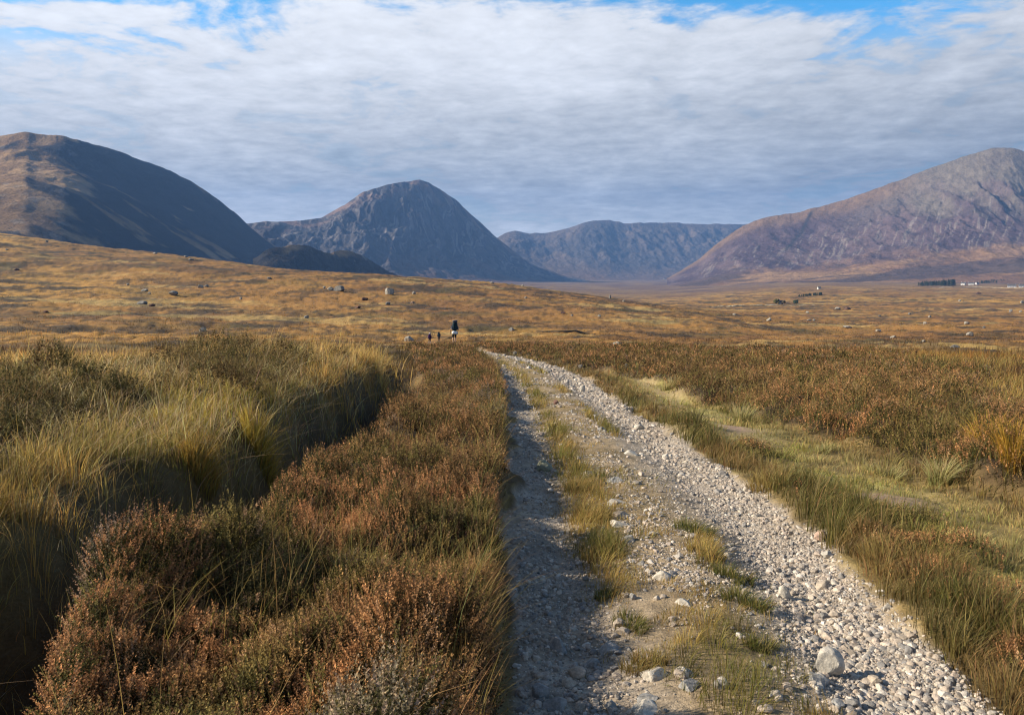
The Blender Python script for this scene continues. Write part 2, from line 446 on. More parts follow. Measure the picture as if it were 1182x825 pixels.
def col_far(x, y, z, t, g, U, v):
    c = mix3((0.06, 0.05, 0.045), (0.10, 0.075, 0.06), sst(-0.5, 0.5, fbm(x / 200, y / 260, 221, 5) + 0.2 * g))
    return mix3(c, (0.12, 0.075, 0.05), sst(0.5, 0.9, t))


def col_right(x, y, z, t, g, U, v):
    n = fbm(x / 90, y / 200, 231, 5)
    c = mix3((0.06, 0.038, 0.045), (0.105, 0.07, 0.07), sst(-0.5, 0.5, n))
    top = sst(0.26, 0.05, t + 0.12 * n)
    c = mix3(c, (0.155, 0.13, 0.10), top * sst(930, 1090, U) * 0.85)
    c = mix3(c, (0.17, 0.105, 0.06), 0.8 * sst(0.10, 0.02, t) * (1 - sst(1000, 1080, U)))
    st = 0.8 * fbm(U * 0.34 + 26 * t, t * 13, 232, 4) + 0.5 * fbm(U * 0.8 + 40 * t, t * 34, 235, 3)
    c = mix3(c, (0.22, 0.19, 0.165), 0.6 * sst(0.3, 0.85, st) * sst(0.08, 0.25, t) * sst(0.66, 0.5, t))
    low = sst(0.42, 0.62, t + 0.10 * n)
    cl = mix3((0.17, 0.095, 0.055), (0.25, 0.15, 0.075), sst(-0.5, 0.5, fbm(x / 260, y / 120, 233, 4)))
    cl = mix3(cl, (0.065, 0.045, 0.04), 0.9 * sst(-0.05, 0.4, fbm(x / 420, y / 170, 234, 4)))
    c = mix3(c, cl, low)
    # the one deep gully under the shoulder: its shade painted as a dark streak
    gl = np.exp(-((U - (939 - 32 * t / 0.3)) / 3.0) ** 2) * sst(0.0, 0.03, t) * sst(0.34, 0.26, t)
    return mix3(c, (0.02, 0.018, 0.018), gl * 0.9)


S_left = [(-420, 190), (-300, 172), (-200, 160), (-120, 168), (-60, 163), (0, 157), (15, 154.5), (30, 152), (42, 155), (73, 157), (102, 165), (136, 174), (163, 185), (190, 194), (224, 211), (251, 230),
          (273, 247), (287, 261), (305, 276), (320, 285), (345, 296), (380, 306), (420, 316), (470, 326)]
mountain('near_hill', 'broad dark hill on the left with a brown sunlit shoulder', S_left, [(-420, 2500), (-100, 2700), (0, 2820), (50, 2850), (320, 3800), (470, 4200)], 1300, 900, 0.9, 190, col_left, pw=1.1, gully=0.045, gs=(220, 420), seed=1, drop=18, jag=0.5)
S_spur = [(292, 300), (303, 291), (312, 287), (320, 285), (328, 284), (335, 283.3), (348, 282.3), (357, 283.6), (365, 287), (372, 291), (379, 292.6), (386, 290.6), (395, 289.2), (406, 290), (412, 293), (422, 297), (431, 302.5), (439, 307), (449, 314), (470, 322)]
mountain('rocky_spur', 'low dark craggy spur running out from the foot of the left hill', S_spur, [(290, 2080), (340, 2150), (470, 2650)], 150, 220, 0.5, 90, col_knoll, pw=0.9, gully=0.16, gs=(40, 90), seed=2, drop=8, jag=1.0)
S_bua = [(180, 262), (230, 259), (287, 257.8), (307, 255.8), (348, 255), (371, 251.7), (385, 244), (398, 235.8), (415, 224), (429, 218), (449, 212.8), (463, 210.5), (475, 208.8), (483, 207.4), (493, 209.4), (507, 217.9),
         (524, 229), (541, 244.3), (557, 259.5), (574, 274.8), (591, 288.3), (608, 301), (625, 310), (652, 318), (690, 325), (730, 330)]
mountain('mountain', 'steep pyramid shaped grey rock mountain in the middle distance', S_bua, [(180, 4100), (287, 4350), (400, 4750), (483, 5250), (600, 5850), (730, 6400)], 1500, 900, 0.6, 260, col_rock, pw=1.7, gully=0.15, gs=(150, 700), seed=4, drop=20, jag=0.7)
S_far = [(480, 300), (540, 284), (574, 274), (585, 268.7), (596, 266), (612, 269.7), (632, 268.7), (656, 263), (682, 255), (704, 253.8), (715, 256), (720, 258.6), (748, 257), (775, 257), (806, 258.7), (837, 258.7), (859, 259),
         (900, 262), (960, 270), (1000, 285)]
mountain('far_mountain', 'flat topped blue mountain ridge closing the valley in the distance', S_far, 7900, 1700, 900, 0.9, 170, col_far, skew=0.25, pw=1.6, gully=0.10, gs=(260, 900), seed=5, drop=20, jag=0.6)
S_right = [(770, 321), (784, 314), (806, 300), (828, 281), (846, 268), (859, 260), (872, 255), (890, 249.4), (916, 246.3), (947, 238.3), (978, 229.5), (1013, 217), (1040, 207.4), (1066, 197.3), (1093, 187.5), (1119, 178.7),
           (1141, 172), (1155, 170.3), (1168, 171), (1182, 174.3), (1230, 186), (1300, 205), (1400, 222), (1600, 250)]
mountain('mountain', 'long purple brown mountain on the right with pale scree and tan foot', S_right, 4000, 1700, 900, 0.9, 260, col_right, skew=-0.35, pw=1.55, gully=0.075, gs=(130, 620), seed=6, drop=12, jag=0.6, apron=0.55)


# ---------------------------------------------------------------- grass and heather
def polar(n, r0, r1, a0=-40, a1=40, p=0.0):
    az = np.radians(rng.uniform(a0, a1, n)); r = np.exp(rng.uniform(math.log(r0), math.log(r1), n))
    return r * np.sin(az), r * np.cos(az), r


def blades(x, y, z, h, w, col0, col1, lean, segs=3, wind=(0.6, -0.1), dirn=None):
    n = len(x)
    a = rng.uniform(0, 2 * math.pi, n) if dirn is None else dirn
    dx = np.cos(a) * lean + wind[0] * lean * 0.6; dy = np.sin(a) * lean + wind[1] * lean * 0.6
    b = rng.uniform(0, math.pi, n); wx = np.cos(b) * w * 0.5; wy = np.sin(b) * w * 0.5
    k = segs + 1
    V = np.empty((n, k, 2, 3), np.float32); Cc = np.empty((n, k, 2, 3), np.float32)
    for i in range(k):
        t = i / segs
        px = x + dx * h * t ** 1.8; py = y + dy * h * t ** 1.8; pz = z + h * (t - 0.35 * np.minimum(lean, 1.2) * t ** 2.2) - 0.02 * (i == 0)
        f = (1 - 0.88 * t ** 1.5)
        V[:, i, 0] = np.stack([px - wx * f, py - wy * f, pz], -1); V[:, i, 1] = np.stack([px + wx * f, py + wy * f, pz], -1)
        c = col0 * (1 - t) + col1 * t
        Cc[:, i, 0] = c; Cc[:, i, 1] = c
    bse = (np.arange(n) * 2 * k)[:, None]
    fs = [bse + np.array([2 * i, 2 * i + 1, 2 * i + 3, 2 * i + 2]) for i in range(segs)]
    return V.reshape(-1, 3), np.concatenate(fs), Cc.reshape(-1, 3)


def join(parts):
    V, Fc, Cc, k = [], [], [], 0
    for v, f, c in parts:
        V.append(v); Fc.append(f + k); Cc.append(c); k += len(v)
    return np.concatenate(V), np.concatenate(Fc), np.concatenate(Cc)


def clumps(x, y, cell, seed):
    """nearest tuft centre of a jittered grid: direction away from it, relative distance, a random number per tuft"""
    gx = np.floor(x / cell).astype(np.int64); gy = np.floor(y / cell).astype(np.int64)
    bd = np.full(len(x), 1e9); bdx = np.zeros(len(x)); bdy = np.zeros(len(x)); br = np.zeros(len(x))
    for i in (-1, 0, 1):
        for j in (-1, 0, 1):
            cx = (gx + i + _hash(gx + i, gy + j, seed)) * cell; cy = (gy + j + _hash(gx + i, gy + j, seed + 1)) * cell
            d = (x - cx) ** 2 + (y - cy) ** 2; q = d < bd
            bd[q] = d[q]; bdx[q] = (x - cx)[q]; bdy[q] = (y - cy)[q]; br[q] = _hash(gx + i, gy + j, seed + 2)[q]
    return np.arctan2(bdy, bdx), np.sqrt(bd) / cell, br


def vary(c, n, s=0.22):
    g = rng.normal(1, s, (n, 1)).clip(0.45, 1.7); h = rng.normal(1, s * 0.35, (n, 3)).clip(0.6, 1.5)
    return np.asarray(c) * g * h


def sprigs(x, y, z, axis, ln, K, size, cb, ct, split=0.45):
    """upright heather spikes: K small triangular leaves round each axis, cb low down and ct in the upper part"""
    n = len(x)
    t = np.linspace(0.05, 1.0, K)[None, :] + rng.uniform(-0.04, 0.04, (n, K))
    ph = rng.uniform(0, 2 * math.pi, (n, 1)) + np.arange(K)[None, :] * 2.4 + rng.uniform(-.5, .5, (n, K))
    e1 = np.cross(axis, np.array([0.3, 1.0, 0.1])); e1 /= np.linalg.norm(e1, axis=1, keepdims=True); e2 = np.cross(axis, e1)
    out = np.cos(ph)[..., None] * e1[:, None] + np.sin(ph)[..., None] * e2[:, None]
    tan = -np.sin(ph)[..., None] * e1[:, None] + np.cos(ph)[..., None] * e2[:, None]
    P0 = np.stack([x, y, z], -1)[:, None] + axis[:, None] * (ln[:, None] * t)[..., None]
    s = (size[:, None] * (1.15 - 0.55 * t) * rng.uniform(0.7, 1.35, (n, K)))[..., None]
    up = rng.uniform(0.3, 1.2, (n, K, 1))
    A = P0 + tan * s * 0.45 + out * s * 0.15; B = P0 - tan * s * 0.45 + out * s * 0.15; T = P0 + out * s * 0.9 + axis[:, None] * s * up
    V = np.stack([A, B, T], 2).reshape(-1, 3)
    q = np.clip((t - split) / 0.25 + 0.5, 0, 1)[..., None]
    c = cb[:, None] * (1 - q) + ct[:, None] * q
    c = c * rng.uniform(0.7, 1.3, (n, K, 1))
    Cc = np.repeat(c.reshape(-1, 3), 3, 0)
    Fc = np.arange(n * K * 3).reshape(-1, 3)
    return V, Fc, Cc


def grad_axis(x, y, m, spread):
    e = 0.06
    m2 = masks(x + e, y); m3 = masks(x, y + e); h = canopy(x, y, m)
    gx = (canopy(x + e, y, m2) - h) / e; gy = (canopy(x, y + e, m3) - h) / e
    ax = np.stack([-0.35 * gx.clip(-1.6, 1.6), -0.35 * gy.clip(-1.6, 1.6), np.ones_like(x)], -1) + rng.normal(0, spread, (len(x), 3)) * [1, 1, 0.3]
    return ax / np.linalg.norm(ax, axis=1, keepdims=True), h


def heather_field(name, label, cond, n, r0, r1):
    x, y, r = polar(n, r0, r1)
    m = masks(x, y)
    cap = np.minimum(1, (r / 4.6) ** 2)
    tq, tb = bushes(x, y, 0.115, 710); t2, tb2 = bushes(x, y, 0.34, 720); fr = r > 13
    tq = np.where(fr, t2, tq); tb = np.where(fr, tb2, tb)
    keep = (rng.random(n) < np.clip(m['heather'] * 1.3, 0, 1) * cap) & cond(x, y, m) & (tq < rng.uniform(0.45, 0.85, n))
    tq, tb = tq[keep], tb[keep]
    x, y, r = x[keep], y[keep], r[keep]; m = {k: v[keep] for k, v in m.items()}
    ax, h = grad_axis(x, y, m, 0.22)
    z0 = ground0(x, y, m)
    n = len(x)
    brown = fbm(x * 0.55, y * 0.55, 141, 3); green = fbm(x * 0.9, y * 0.9, 142, 3); grey = fbm(x * 1.3, y * 1.3, 143, 3)
    ct = mix3((0.41, 0.20, 0.085), (0.31, 0.17, 0.07), sst(-0.3, 0.4, brown))
    ct = mix3(ct, (0.17, 0.145, 0.042), 0.85 * sst(0.1, 0.5, green))
    pick = (0.65 * tb + 0.35 * rng.random(n))[:, None]
    ct = np.where(pick < 0.26, np.array((0.15, 0.125, 0.036)), np.where(pick < 0.36, np.array((0.14, 0.075, 0.04)), np.where(pick > 0.84, np.array((0.42, 0.25, 0.13)), ct)))
    ct = ct * (0.7 + 0.6 * ((tb * 5.7) % 1.0))[:, None]
    ct = mix3(ct, (0.26, 0.21, 0.17), 0.6 * sst(0.75, 0.95, grey))
    dk = (x < m['D'] - 0.8)
    ct = np.where(dk[:, None], mix3(ct, (0.14, 0.125, 0.042), np.full(n, 0.6)), ct)
    ct = ct * rng.normal(1, 0.25, (n, 1)).clip(0.5, 1.7)
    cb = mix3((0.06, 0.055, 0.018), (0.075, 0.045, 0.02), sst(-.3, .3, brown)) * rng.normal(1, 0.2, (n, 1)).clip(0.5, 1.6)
    parts = []
    for lo, hi, K, ss in ((0, 6.5, 20, 0.0105), (6.5, 14, 12, 0.0135), (14, 999, 8, 0.0125)):
        q = (r >= lo) & (r < hi)
        if not q.any(): continue
        sc = np.clip(r[q] / 8, 1, 9) ** 0.9
        ln = rng.uniform(0.08, 0.155, q.sum()) * np.clip(sc, 1, 2.0)
        tip = z0[q] + h[q] * rng.uniform(0.82, 1.08, q.sum()) * (1.12 - 0.42 * np.clip(tq[q], 0, 0.8)) + 0.02
        zb = tip - ln * 0.85
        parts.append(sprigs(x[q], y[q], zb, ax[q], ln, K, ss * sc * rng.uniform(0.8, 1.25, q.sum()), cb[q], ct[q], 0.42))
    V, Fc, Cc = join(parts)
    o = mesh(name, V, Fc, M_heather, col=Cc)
    tag(o, label, 'heather', kind='stuff')
    return len(Fc)


nh = 0
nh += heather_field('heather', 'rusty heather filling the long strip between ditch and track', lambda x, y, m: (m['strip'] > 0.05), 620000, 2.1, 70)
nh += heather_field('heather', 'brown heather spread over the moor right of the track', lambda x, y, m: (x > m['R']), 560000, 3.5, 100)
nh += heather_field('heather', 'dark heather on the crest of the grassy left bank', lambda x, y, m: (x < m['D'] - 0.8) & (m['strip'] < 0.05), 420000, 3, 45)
print('heather tris', nh)


def grass_field(name, label, n, r0, r1, dens, style, segs=3, cap_r=4.5, a0=-40, a1=40, cell=0):
    x, y, r = polar(n, r0, r1, a0, a1)
    m = masks(x, y)
    keep = rng.random(n) < np.clip(dens(x, y, m), 0, 1) * np.minimum(1, (r / cap_r) ** 2)
    if cell: keep &= clumps(x, y, cell, 500)[1] < rng.uniform(0.34, 0.85, n)
    x, y, r = x[keep], y[keep], r[keep]; m = {k: v[keep] for k, v in m.items()}
    z = ground(x, y, m)
    h, w, c0, c1, lean = style(x, y, m, r)
    dirn = None
    if cell:
        dirn, q, br = clumps(x, y, cell, 500); dirn = dirn + rng.normal(0, 0.55, len(x))
        h = h * (1.2 - 0.75 * np.clip(q, 0, 1)) * (0.65 + 0.7 * br); lean = lean * (0.35 + 1.2 * np.clip(q, 0, 1))
        b2 = ((br * 7.31) % 1.0); k = (0.62 + 0.75 * b2)[:, None]; c0 = c0 * k; c1 = c1 * k
    V, Fc, Cc = blades(x, y, z, h, w, c0, c1, lean, segs, dirn=dirn)
    o = mesh(name, V, Fc, M_grass, col=Cc)
    tag(o, label, 'grass', kind='stuff')
    print(name, label[:24], len(x))


# left bank: long grass, golden on the crest, greener lower down
def d_bank(x, y, m):
    c = fbm(x * 0.8, y * 0.8, 151, 3)
    return (0.06 * sst(0.1, 0.5, m['D'] - x) + 0.27 * sst(0.95, 1.5, m['D'] - x) + 0.67 * sst(1.5, 2.2, m['D'] - x)) * (1 - 0.8 * m['heather']) * (0.48 + 0.6 * c) * (1 - sst(30, 42, y)) * (1.2 + 1.2 * sst(15, 22, y))


def s_bank(x, y, m, r):
    n = len(x); g = fbm(x * 0.35, y * 0.35, 152, 3)
    h = rng.uniform(0.15, 0.42, n) * (1 + 0.4 * g) * np.interp(y, [0, 6, 14, 20, 26], [0.75, 0.8, 0.8, 1.15, 1.4])
    w = 0.0045 * np.clip(r / 7, 1, 6) * rng.uniform(0.7, 1.3, n)
    tall = rng.random(n) < 0.05; h = np.where(tall, h * 1.7, h)
    gold = sst(-0.35, 0.35, g + 0.04 * (y - 11))
    c1 = mix3((0.38, 0.28, 0.085), (0.60, 0.36, 0.10), gold); c0 = mix3((0.15, 0.14, 0.03), (0.34, 0.22, 0.05), gold)
    fld = sst(17, 24, y + 0.5 * np.maximum(0, -x - 6))[:, None] * 0.8; c1 = c1 * (1 - fld) + np.array((0.66, 0.42, 0.13)) * fld; c0 = c0 * (1 - fld) + np.array((0.40, 0.26, 0.08)) * fld
    br = np.exp(-((x + 4.2) / 1.0) ** 2 - ((y - 10.5) / 1.6) ** 2)
    c1 = mix3(c1, (0.50, 0.36, 0.06), br); c0 = mix3(c0, (0.22, 0.20, 0.03), br)
    straw = rng.random(n) < 0.2; h = np.where(straw, h * rng.uniform(0.9, 1.5, n), h)
    c1 = np.where(straw[:, None], np.array(STRAW) * 1.15, c1); c0 = np.where(straw[:, None], np.array(STRAW) * 0.8, c0)
    k = vary((1, 1, 1), n)
    return h, w, c0 * k, c1 * k, rng.uniform(0.15, 0.9, n)


grass_field('bank_grass', 'long green and golden grass on the left bank above the ditch', 520000, 2.2, 45, d_bank, s_bank, 4, 5.0, -42, 0, cell=0.42)


# dead straw, bent and lying across the bank grass
def s_straw(x, y, m, r):
    n = len(x); k = vary((1, 1, 1), n, 0.25)
    dark = (rng.random(n) < 0.35)[:, None]
    c = np.where(dark, np.array((0.30, 0.19, 0.08)), np.array((0.58, 0.46, 0.24)))
    return rng.uniform(0.22, 0.62, n) * np.interp(y, [0, 6, 14, 22], [0.8, 0.9, 0.95, 1.2]), 0.0052 * np.clip(r / 7, 1, 6) * rng.uniform(0.6, 1.2, n), c * 0.8 * k, c * k, rng.uniform(0.15, 1.6, n)


grass_field('straw_stems', 'pale dead straw stems bent across the left bank and its ditch side', 150000, 2.2, 40, lambda x, y, m: 0.30 * sst(0.7, 1.6, m['D'] - x) * (1 - sst(26, 38, y)) * (0.7 + 0.7 * fbm(x * 0.9, y * 0.9, 158, 2)), s_straw, 5, 5.0, -42, 0)


# thin grass stems among the heather
def d_stem(x, y, m): return m['heather'] * (1 - 0.35 * m['strip']) * (0.10 + 0.10 * fbm(x * 0.7, y * 0.7, 161, 2)) * (1 + 1.2 * m['right']) * (1 + 6.0 * m['strip'] * np.exp(-((x - m['L'] + 0.14) / 0.12) ** 2))


def s_stem(x, y, m, r):
    n = len(x); h = rng.uniform(0.2, 0.5, n) * np.where(rng.random(n) < 0.06, 1.5, 1)
    w = 0.0035 * np.clip(r / 6, 1, 8) * rng.uniform(0.7, 1.2, n)
    a = mix3((0.30, 0.20, 0.065), (0.19, 0.19, 0.06), rng.random(n) * sst(0.2, 0.6, fbm(x, y, 162, 2) + 0.3))
    k = vary((1, 1, 1), n, 0.28)
    return h, w, a * 0.7 * k, a * 1.25 * k, rng.uniform(0.1, 0.75, n)


grass_field('grass_stems', 'thin straw coloured grass stems standing up through the heather', 330000, 2.1, 80, d_stem, s_stem, 4, 4.2)


# right verge and little lawn by the worn path
def d_verge(x, y, m):
    e = x - m['R']
    v = sst(-0.06, 0.16, e) * (1 - m['heather'] * 0.6) * (1 - np.clip(1.25 * m['path'], 0, 0.97)) * (1 - 0.35 * sst(3.0, 4.0, e)) * (1 - sst(45, 70, y))
    return v * (0.7 + 0.5 * fbm(x * 1.2, y * 1.2, 171, 3))


def s_verge(x, y, m, r):
    n = len(x); e = x - m['R']; g = fbm(x * 1.1, y * 0.9, 172, 3)
    low = np.clip(m['lawn'] * 1.2, 0, 1) * sst(0.45, 0.75, e)
    h = (rng.uniform(0.08, 0.26, n) * (1 + 0.6 * g)) * (1 - 0.7 * low)
    w = 0.004 * np.clip(r / 5, 1, 8) * rng.uniform(0.7, 1.3, n)
    a1 = mix3((0.24, 0.155, 0.055), (0.15, 0.13, 0.036), sst(-0.2, 0.5, g)); a0 = a1 * 0.6
    lc = sst(-0.3, 0.4, fbm(x * 0.6, y * 0.6, 173, 3)); a1 = mix3(a1, mix3((0.56, 0.46, 0.19), (0.38, 0.34, 0.09), lc), low); a0 = mix3(a0, mix3((0.34, 0.28, 0.11), (0.20, 0.19, 0.05), lc), low)
    out = sst(2.6, 3.6, e - 0.5 * g); h = h * (1 + 0.5 * out); a1 = mix3(a1, (0.46, 0.30, 0.085), 0.8 * out); a0 = mix3(a0, (0.25, 0.16, 0.045), 0.8 * out)
    straw = rng.random(n) < 0.2; a1 = np.where(straw[:, None], np.array(STRAW), a1)
    k = vary((1, 1, 1), n)
    return h, w, a0 * k, a1 * k, rng.uniform(0.2, 1.0, n)


grass_field('verge_grass', 'brown and pale green grass along the right edge of the track', 480000, 3.0, 75, d_verge, s_verge, 3, 5.5, -8, 42, cell=0.26)


# grass lines on the track itself
def strips(x, y, m):
    t = m['t'] + 0.05 * fbm(x * 0.9, y * 0.5, 181, 3)
    a = np.exp(-((t - np.interp(y, [3, 5.5, 7, 12, 20, 40], [0.36, 0.33, 0.295, 0.29, 0.28, 0.25])) / 0.10) ** 2) * sst(-0.3, 0.12, fbm(x * 0.7, y * 0.55, 182, 3) + np.interp(y, [3, 5, 5.9, 12, 18, 40], [-0.75, -0.55, 0.45, 0.5, 0.3, 0.1]))
    b = np.exp(-((t - np.interp(y, [3, 5, 7, 12, 30], [0.63, 0.625, 0.625, 0.645, 0.60])) / 0.06) ** 2) * sst(-0.2, 0.25, fbm(x * 0.8, y * 0.6, 183, 3) + 0.12)
    c = np.interp(y, [4, 6.5, 9], [0.6, 0.5, 0.36]) * np.exp(-((t - 0.47) / 0.17) ** 2) * sst(-0.05, 0.4, fbm(x * 1.7, y * 1.4, 184, 3))
    return np.maximum(np.maximum(a, b), c) * m['track'] * (1 - sst(45, 75, y))


def s_track(x, y, m, r):
    n = len(x); g = fbm(x * 1.3, y * 1.3, 185, 3); s = strips(x, y, m)
    h = rng.uniform(0.06, 0.19, n) * (0.22 + 0.95 * s ** 1.5) * (1 + 0.4 * g)
    w = 0.0036 * np.clip(r / 5, 1, 8) * rng.uniform(0.7, 1.3, n)
    a1 = mix3((0.40, 0.28, 0.085), (0.22, 0.19, 0.05), sst(-0.1, 0.6, g)); a0 = a1 * 0.7
    k = vary((1, 1, 1), n)
    return h, w, a0 * k, a1 * k, rng.uniform(0.3, 1.2, n)


grass_field('track_grass', 'short straw and green grass in lines between the wheel ruts', 420000, 3.0, 70, lambda x, y, m: strips(x, y, m) * 1.2, s_track, 3, 5.0, -8, 42, cell=0.2)


# open moor beyond
def d_moor(x, y, m): return (1 - 0.8 * m['heather'] * (m['r'] < 90)) * (1 - m['track']) * sst(24, 34, m['r']) * (0.6 + 0.6 * fbm(x * 0.15, y * 0.15, 191, 3))


def s_moor(x, y, m, r):
    n = len(x)
    c = moor_col(x, y, r); k = vary((1, 1, 1), n, 0.25)
    h = rng.uniform(0.15, 0.45, n) * (1 + 0.5 * fbm(x * 0.08, y * 0.08, 192, 3)) * np.interp(r, [30, 60, 300], [1.2, 1, 1])
    w = 0.010 * np.clip(r / 25, 1, 30) * rng.uniform(0.6, 1.4, n)
    g = sst(0.0, 0.3, c[:, 0] - 0.12)[:, None]
    return h, w, c * 0.75 * k, c * (0.9 + 0.55 * g) * k, rng.uniform(0.15, 0.7, n)


grass_field('moor_grass', 'golden brown moor grass covering the open ground beyond the track', 420000, 24, 420, d_moor, s_moor, 2, 1.0, cell=1.1)


# ---------------------------------------------------------------- stones
PHI = (1 + 5 ** 0.5) / 2
ICO_V = np.array([(-1, PHI, 0), (1, PHI, 0), (-1, -PHI, 0), (1, -PHI, 0), (0, -1, PHI), (0, 1, PHI), (0, -1, -PHI), (0, 1, -PHI), (PHI, 0, -1), (PHI, 0, 1), (-PHI, 0, -1), (-PHI, 0, 1)]) / math.hypot(1, PHI)
ICO_F = np.array([(0, 11, 5), (0, 5, 1), (0, 1, 7), (0, 7, 10), (0, 10, 11), (1, 5, 9), (5, 11, 4), (11, 10, 2), (10, 7, 6), (7, 1, 8), (3, 9, 4), (3, 4, 2), (3, 2, 6), (3, 6, 8), (3, 8, 9), (4, 9, 5), (2, 4, 11), (6, 2, 10), (8, 6, 7), (9, 8, 1)])


def subdiv(V, Fc):
    V = list(map(tuple, V)); cache = {}

    def mid(a, b):
        k = (min(a, b), max(a, b))
        if k not in cache:
            p = np.array(V[a]) + np.array(V[b]); V.append(tuple(p / np.linalg.norm(p))); cache[k] = len(V) - 1
        return cache[k]
    out = []
    for a, b, c in Fc:
        ab, bc, ca = mid(a, b), mid(b, c), mid(c, a)
        out += [(a, ab, ca), (b, bc, ab), (c, ca, bc), (ab, bc, ca)]
    return np.array(V), np.array(out)


ICO1 = subdiv(ICO_V, ICO_F); ICO2 = subdiv(*ICO1); ICO3 = subdiv(*ICO2)


def rock_shape(seed, level=2, cuts=9, rough=0.05):
    """a broken stone: a ball cut by a few planes, with a rough skin"""
    rg = np.random.default_rng(seed)
    V, Fc = (ICO1, ICO2, ICO3)[level - 1]
    V = V.copy()
    for i in range(cuts):
        n = rg.normal(size=3); n /= np.linalg.norm(n); d = rg.uniform(0.5, 0.85)
        k = V @ n - d
        V = V - np.where(k > 0, k, 0)[:, None] * n * 0.92
    V = V * (1 + rough * fbm(V[:, 0] * 2.3 + seed, V[:, 1] * 2.3 + V[:, 2] * 1.7, seed, 4))[:, None]
    V /= np.abs(V).max(0)
    return V, Fc


STONE_COLS = [(0.36, 0.30, 0.24), (0.42, 0.36, 0.29), (0.29, 0.255, 0.22), (0.39, 0.32, 0.26), (0.22, 0.205, 0.19), (0.48, 0.43, 0.37), (0.33, 0.27, 0.215)]


def gravel(n):
    x, y, r = polar(n, 2.6, 66, -10, 40)
    m = masks(x, y); t = m['t']
    rut = np.exp(-((t - 0.12) / 0.12) ** 2) * 0.4 + np.exp(-((t - 0.88) / 0.155) ** 2) * 1.0 + 0.3 * np.exp(-((t - 0.47) / 0.13) ** 2) * sst(-0.3, 0.5, fbm(x * 1.1, y * 0.9, 301, 3))
    clump = 0.55 + 0.75 * sst(-0.5, 0.5, fbm(x * 1.6, y * 1.6, 302, 3))
    keep = rng.random(n) < np.clip(rut * clump * m['track'], 0, 1) * np.minimum(1, (r / 4.2) ** 2)
    x, y, r = x[keep], y[keep], r[keep]; n = len(x)
    z = ground(x, y)
    s = np.clip(rng.lognormal(math.log(0.0057), 0.62, n), 0.0034, 0.029) * np.clip(r / 9, 1, 4)
    variants = [rock_shape(1000 + i, 1, 6, 0.03) for i in range(14)]
    VV, FF, CC, k = [], [], [], 0
    # the smallest stones use the 20-faced block, bigger ones the 80-faced broken stone
    for i in range(14):
        for big in (0, 1):
            q = np.where((np.arange(n) % 14 == i) & ((s / r > 0.0042) == bool(big)))[0]
            if not len(q): continue
            if big: Vb, Fb = variants[i]
            else: Vb, Fb = ICO_V * rng.uniform(0.7, 1.2, (12, 1)), ICO_F
            a = rng.uniform(0, 2 * math.pi, len(q)); sx = s[q] * rng.uniform(0.8, 1.4, len(q)); sy = s[q] * rng.uniform(0.7, 1.1, len(q)); sz = s[q] * rng.uniform(0.45, 0.85, len(q))
            tilt = rng.uniform(-0.5, 0.5, len(q))
            X = Vb[None, :, 0] * sx[:, None]; Y = Vb[None, :, 1] * sy[:, None]; Z = Vb[None, :, 2] * sz[:, None]
            X, Z = X * np.cos(tilt)[:, None] - Z * np.sin(tilt)[:, None], X * np.sin(tilt)[:, None] + Z * np.cos(tilt)[:, None]
            c, sn = np.cos(a)[:, None], np.sin(a)[:, None]
            P3 = np.stack([X * c - Y * sn + x[q][:, None], X * sn + Y * c + y[q][:, None], Z + (z[q] + sz * 0.25)[:, None]], -1)
            cl = np.array(STONE_COLS)[rng.integers(0, 7, len(q))] * rng.normal(1.0, 0.16, (len(q), 1)).clip(0.6, 1.5)
            VV.append(P3.reshape(-1, 3)); CC.append(np.repeat(cl, len(Vb), 0))
            FF.append((Fb[None] + (np.arange(len(q)) * len(Vb))[:, None, None]).reshape(-1, 3) + k); k += len(q) * len(Vb)
    o = mesh('gravel', np.concatenate(VV), np.concatenate(FF), M_stone, col=np.concatenate(CC))
    tag(o, 'pale crushed stone gravel lying loose in the wheel ruts', 'gravel', kind='stuff')
    print('gravel', n)


gravel(820000)


def stone(name, label, cat, loc, size, seed, tone, level=2, sink=0.3, rz=None, mat=None, group=None, cuts=9, rough=0.05):
    V, Fc = rock_shape(seed, level, cuts, rough)
    V = V * np.array(size) * 0.5
    c = np.asarray(tone)[None] * (1 + 0.12 * fbm(V[:, 0] / size[0] * 4, V[:, 1] / size[0] * 4 + V[:, 2] / size[0] * 3, seed, 3))[:, None]
    o = mesh(name, V, Fc, mat or M_stone, col=c)
    o.location = (loc[0], loc[1], loc[2] + size[2] * (0.5 - sink)); o.rotation_euler = (0, 0, rz if rz is not None else (seed * 1.7) % 6.28)
    return tag(o, label, cat, group)


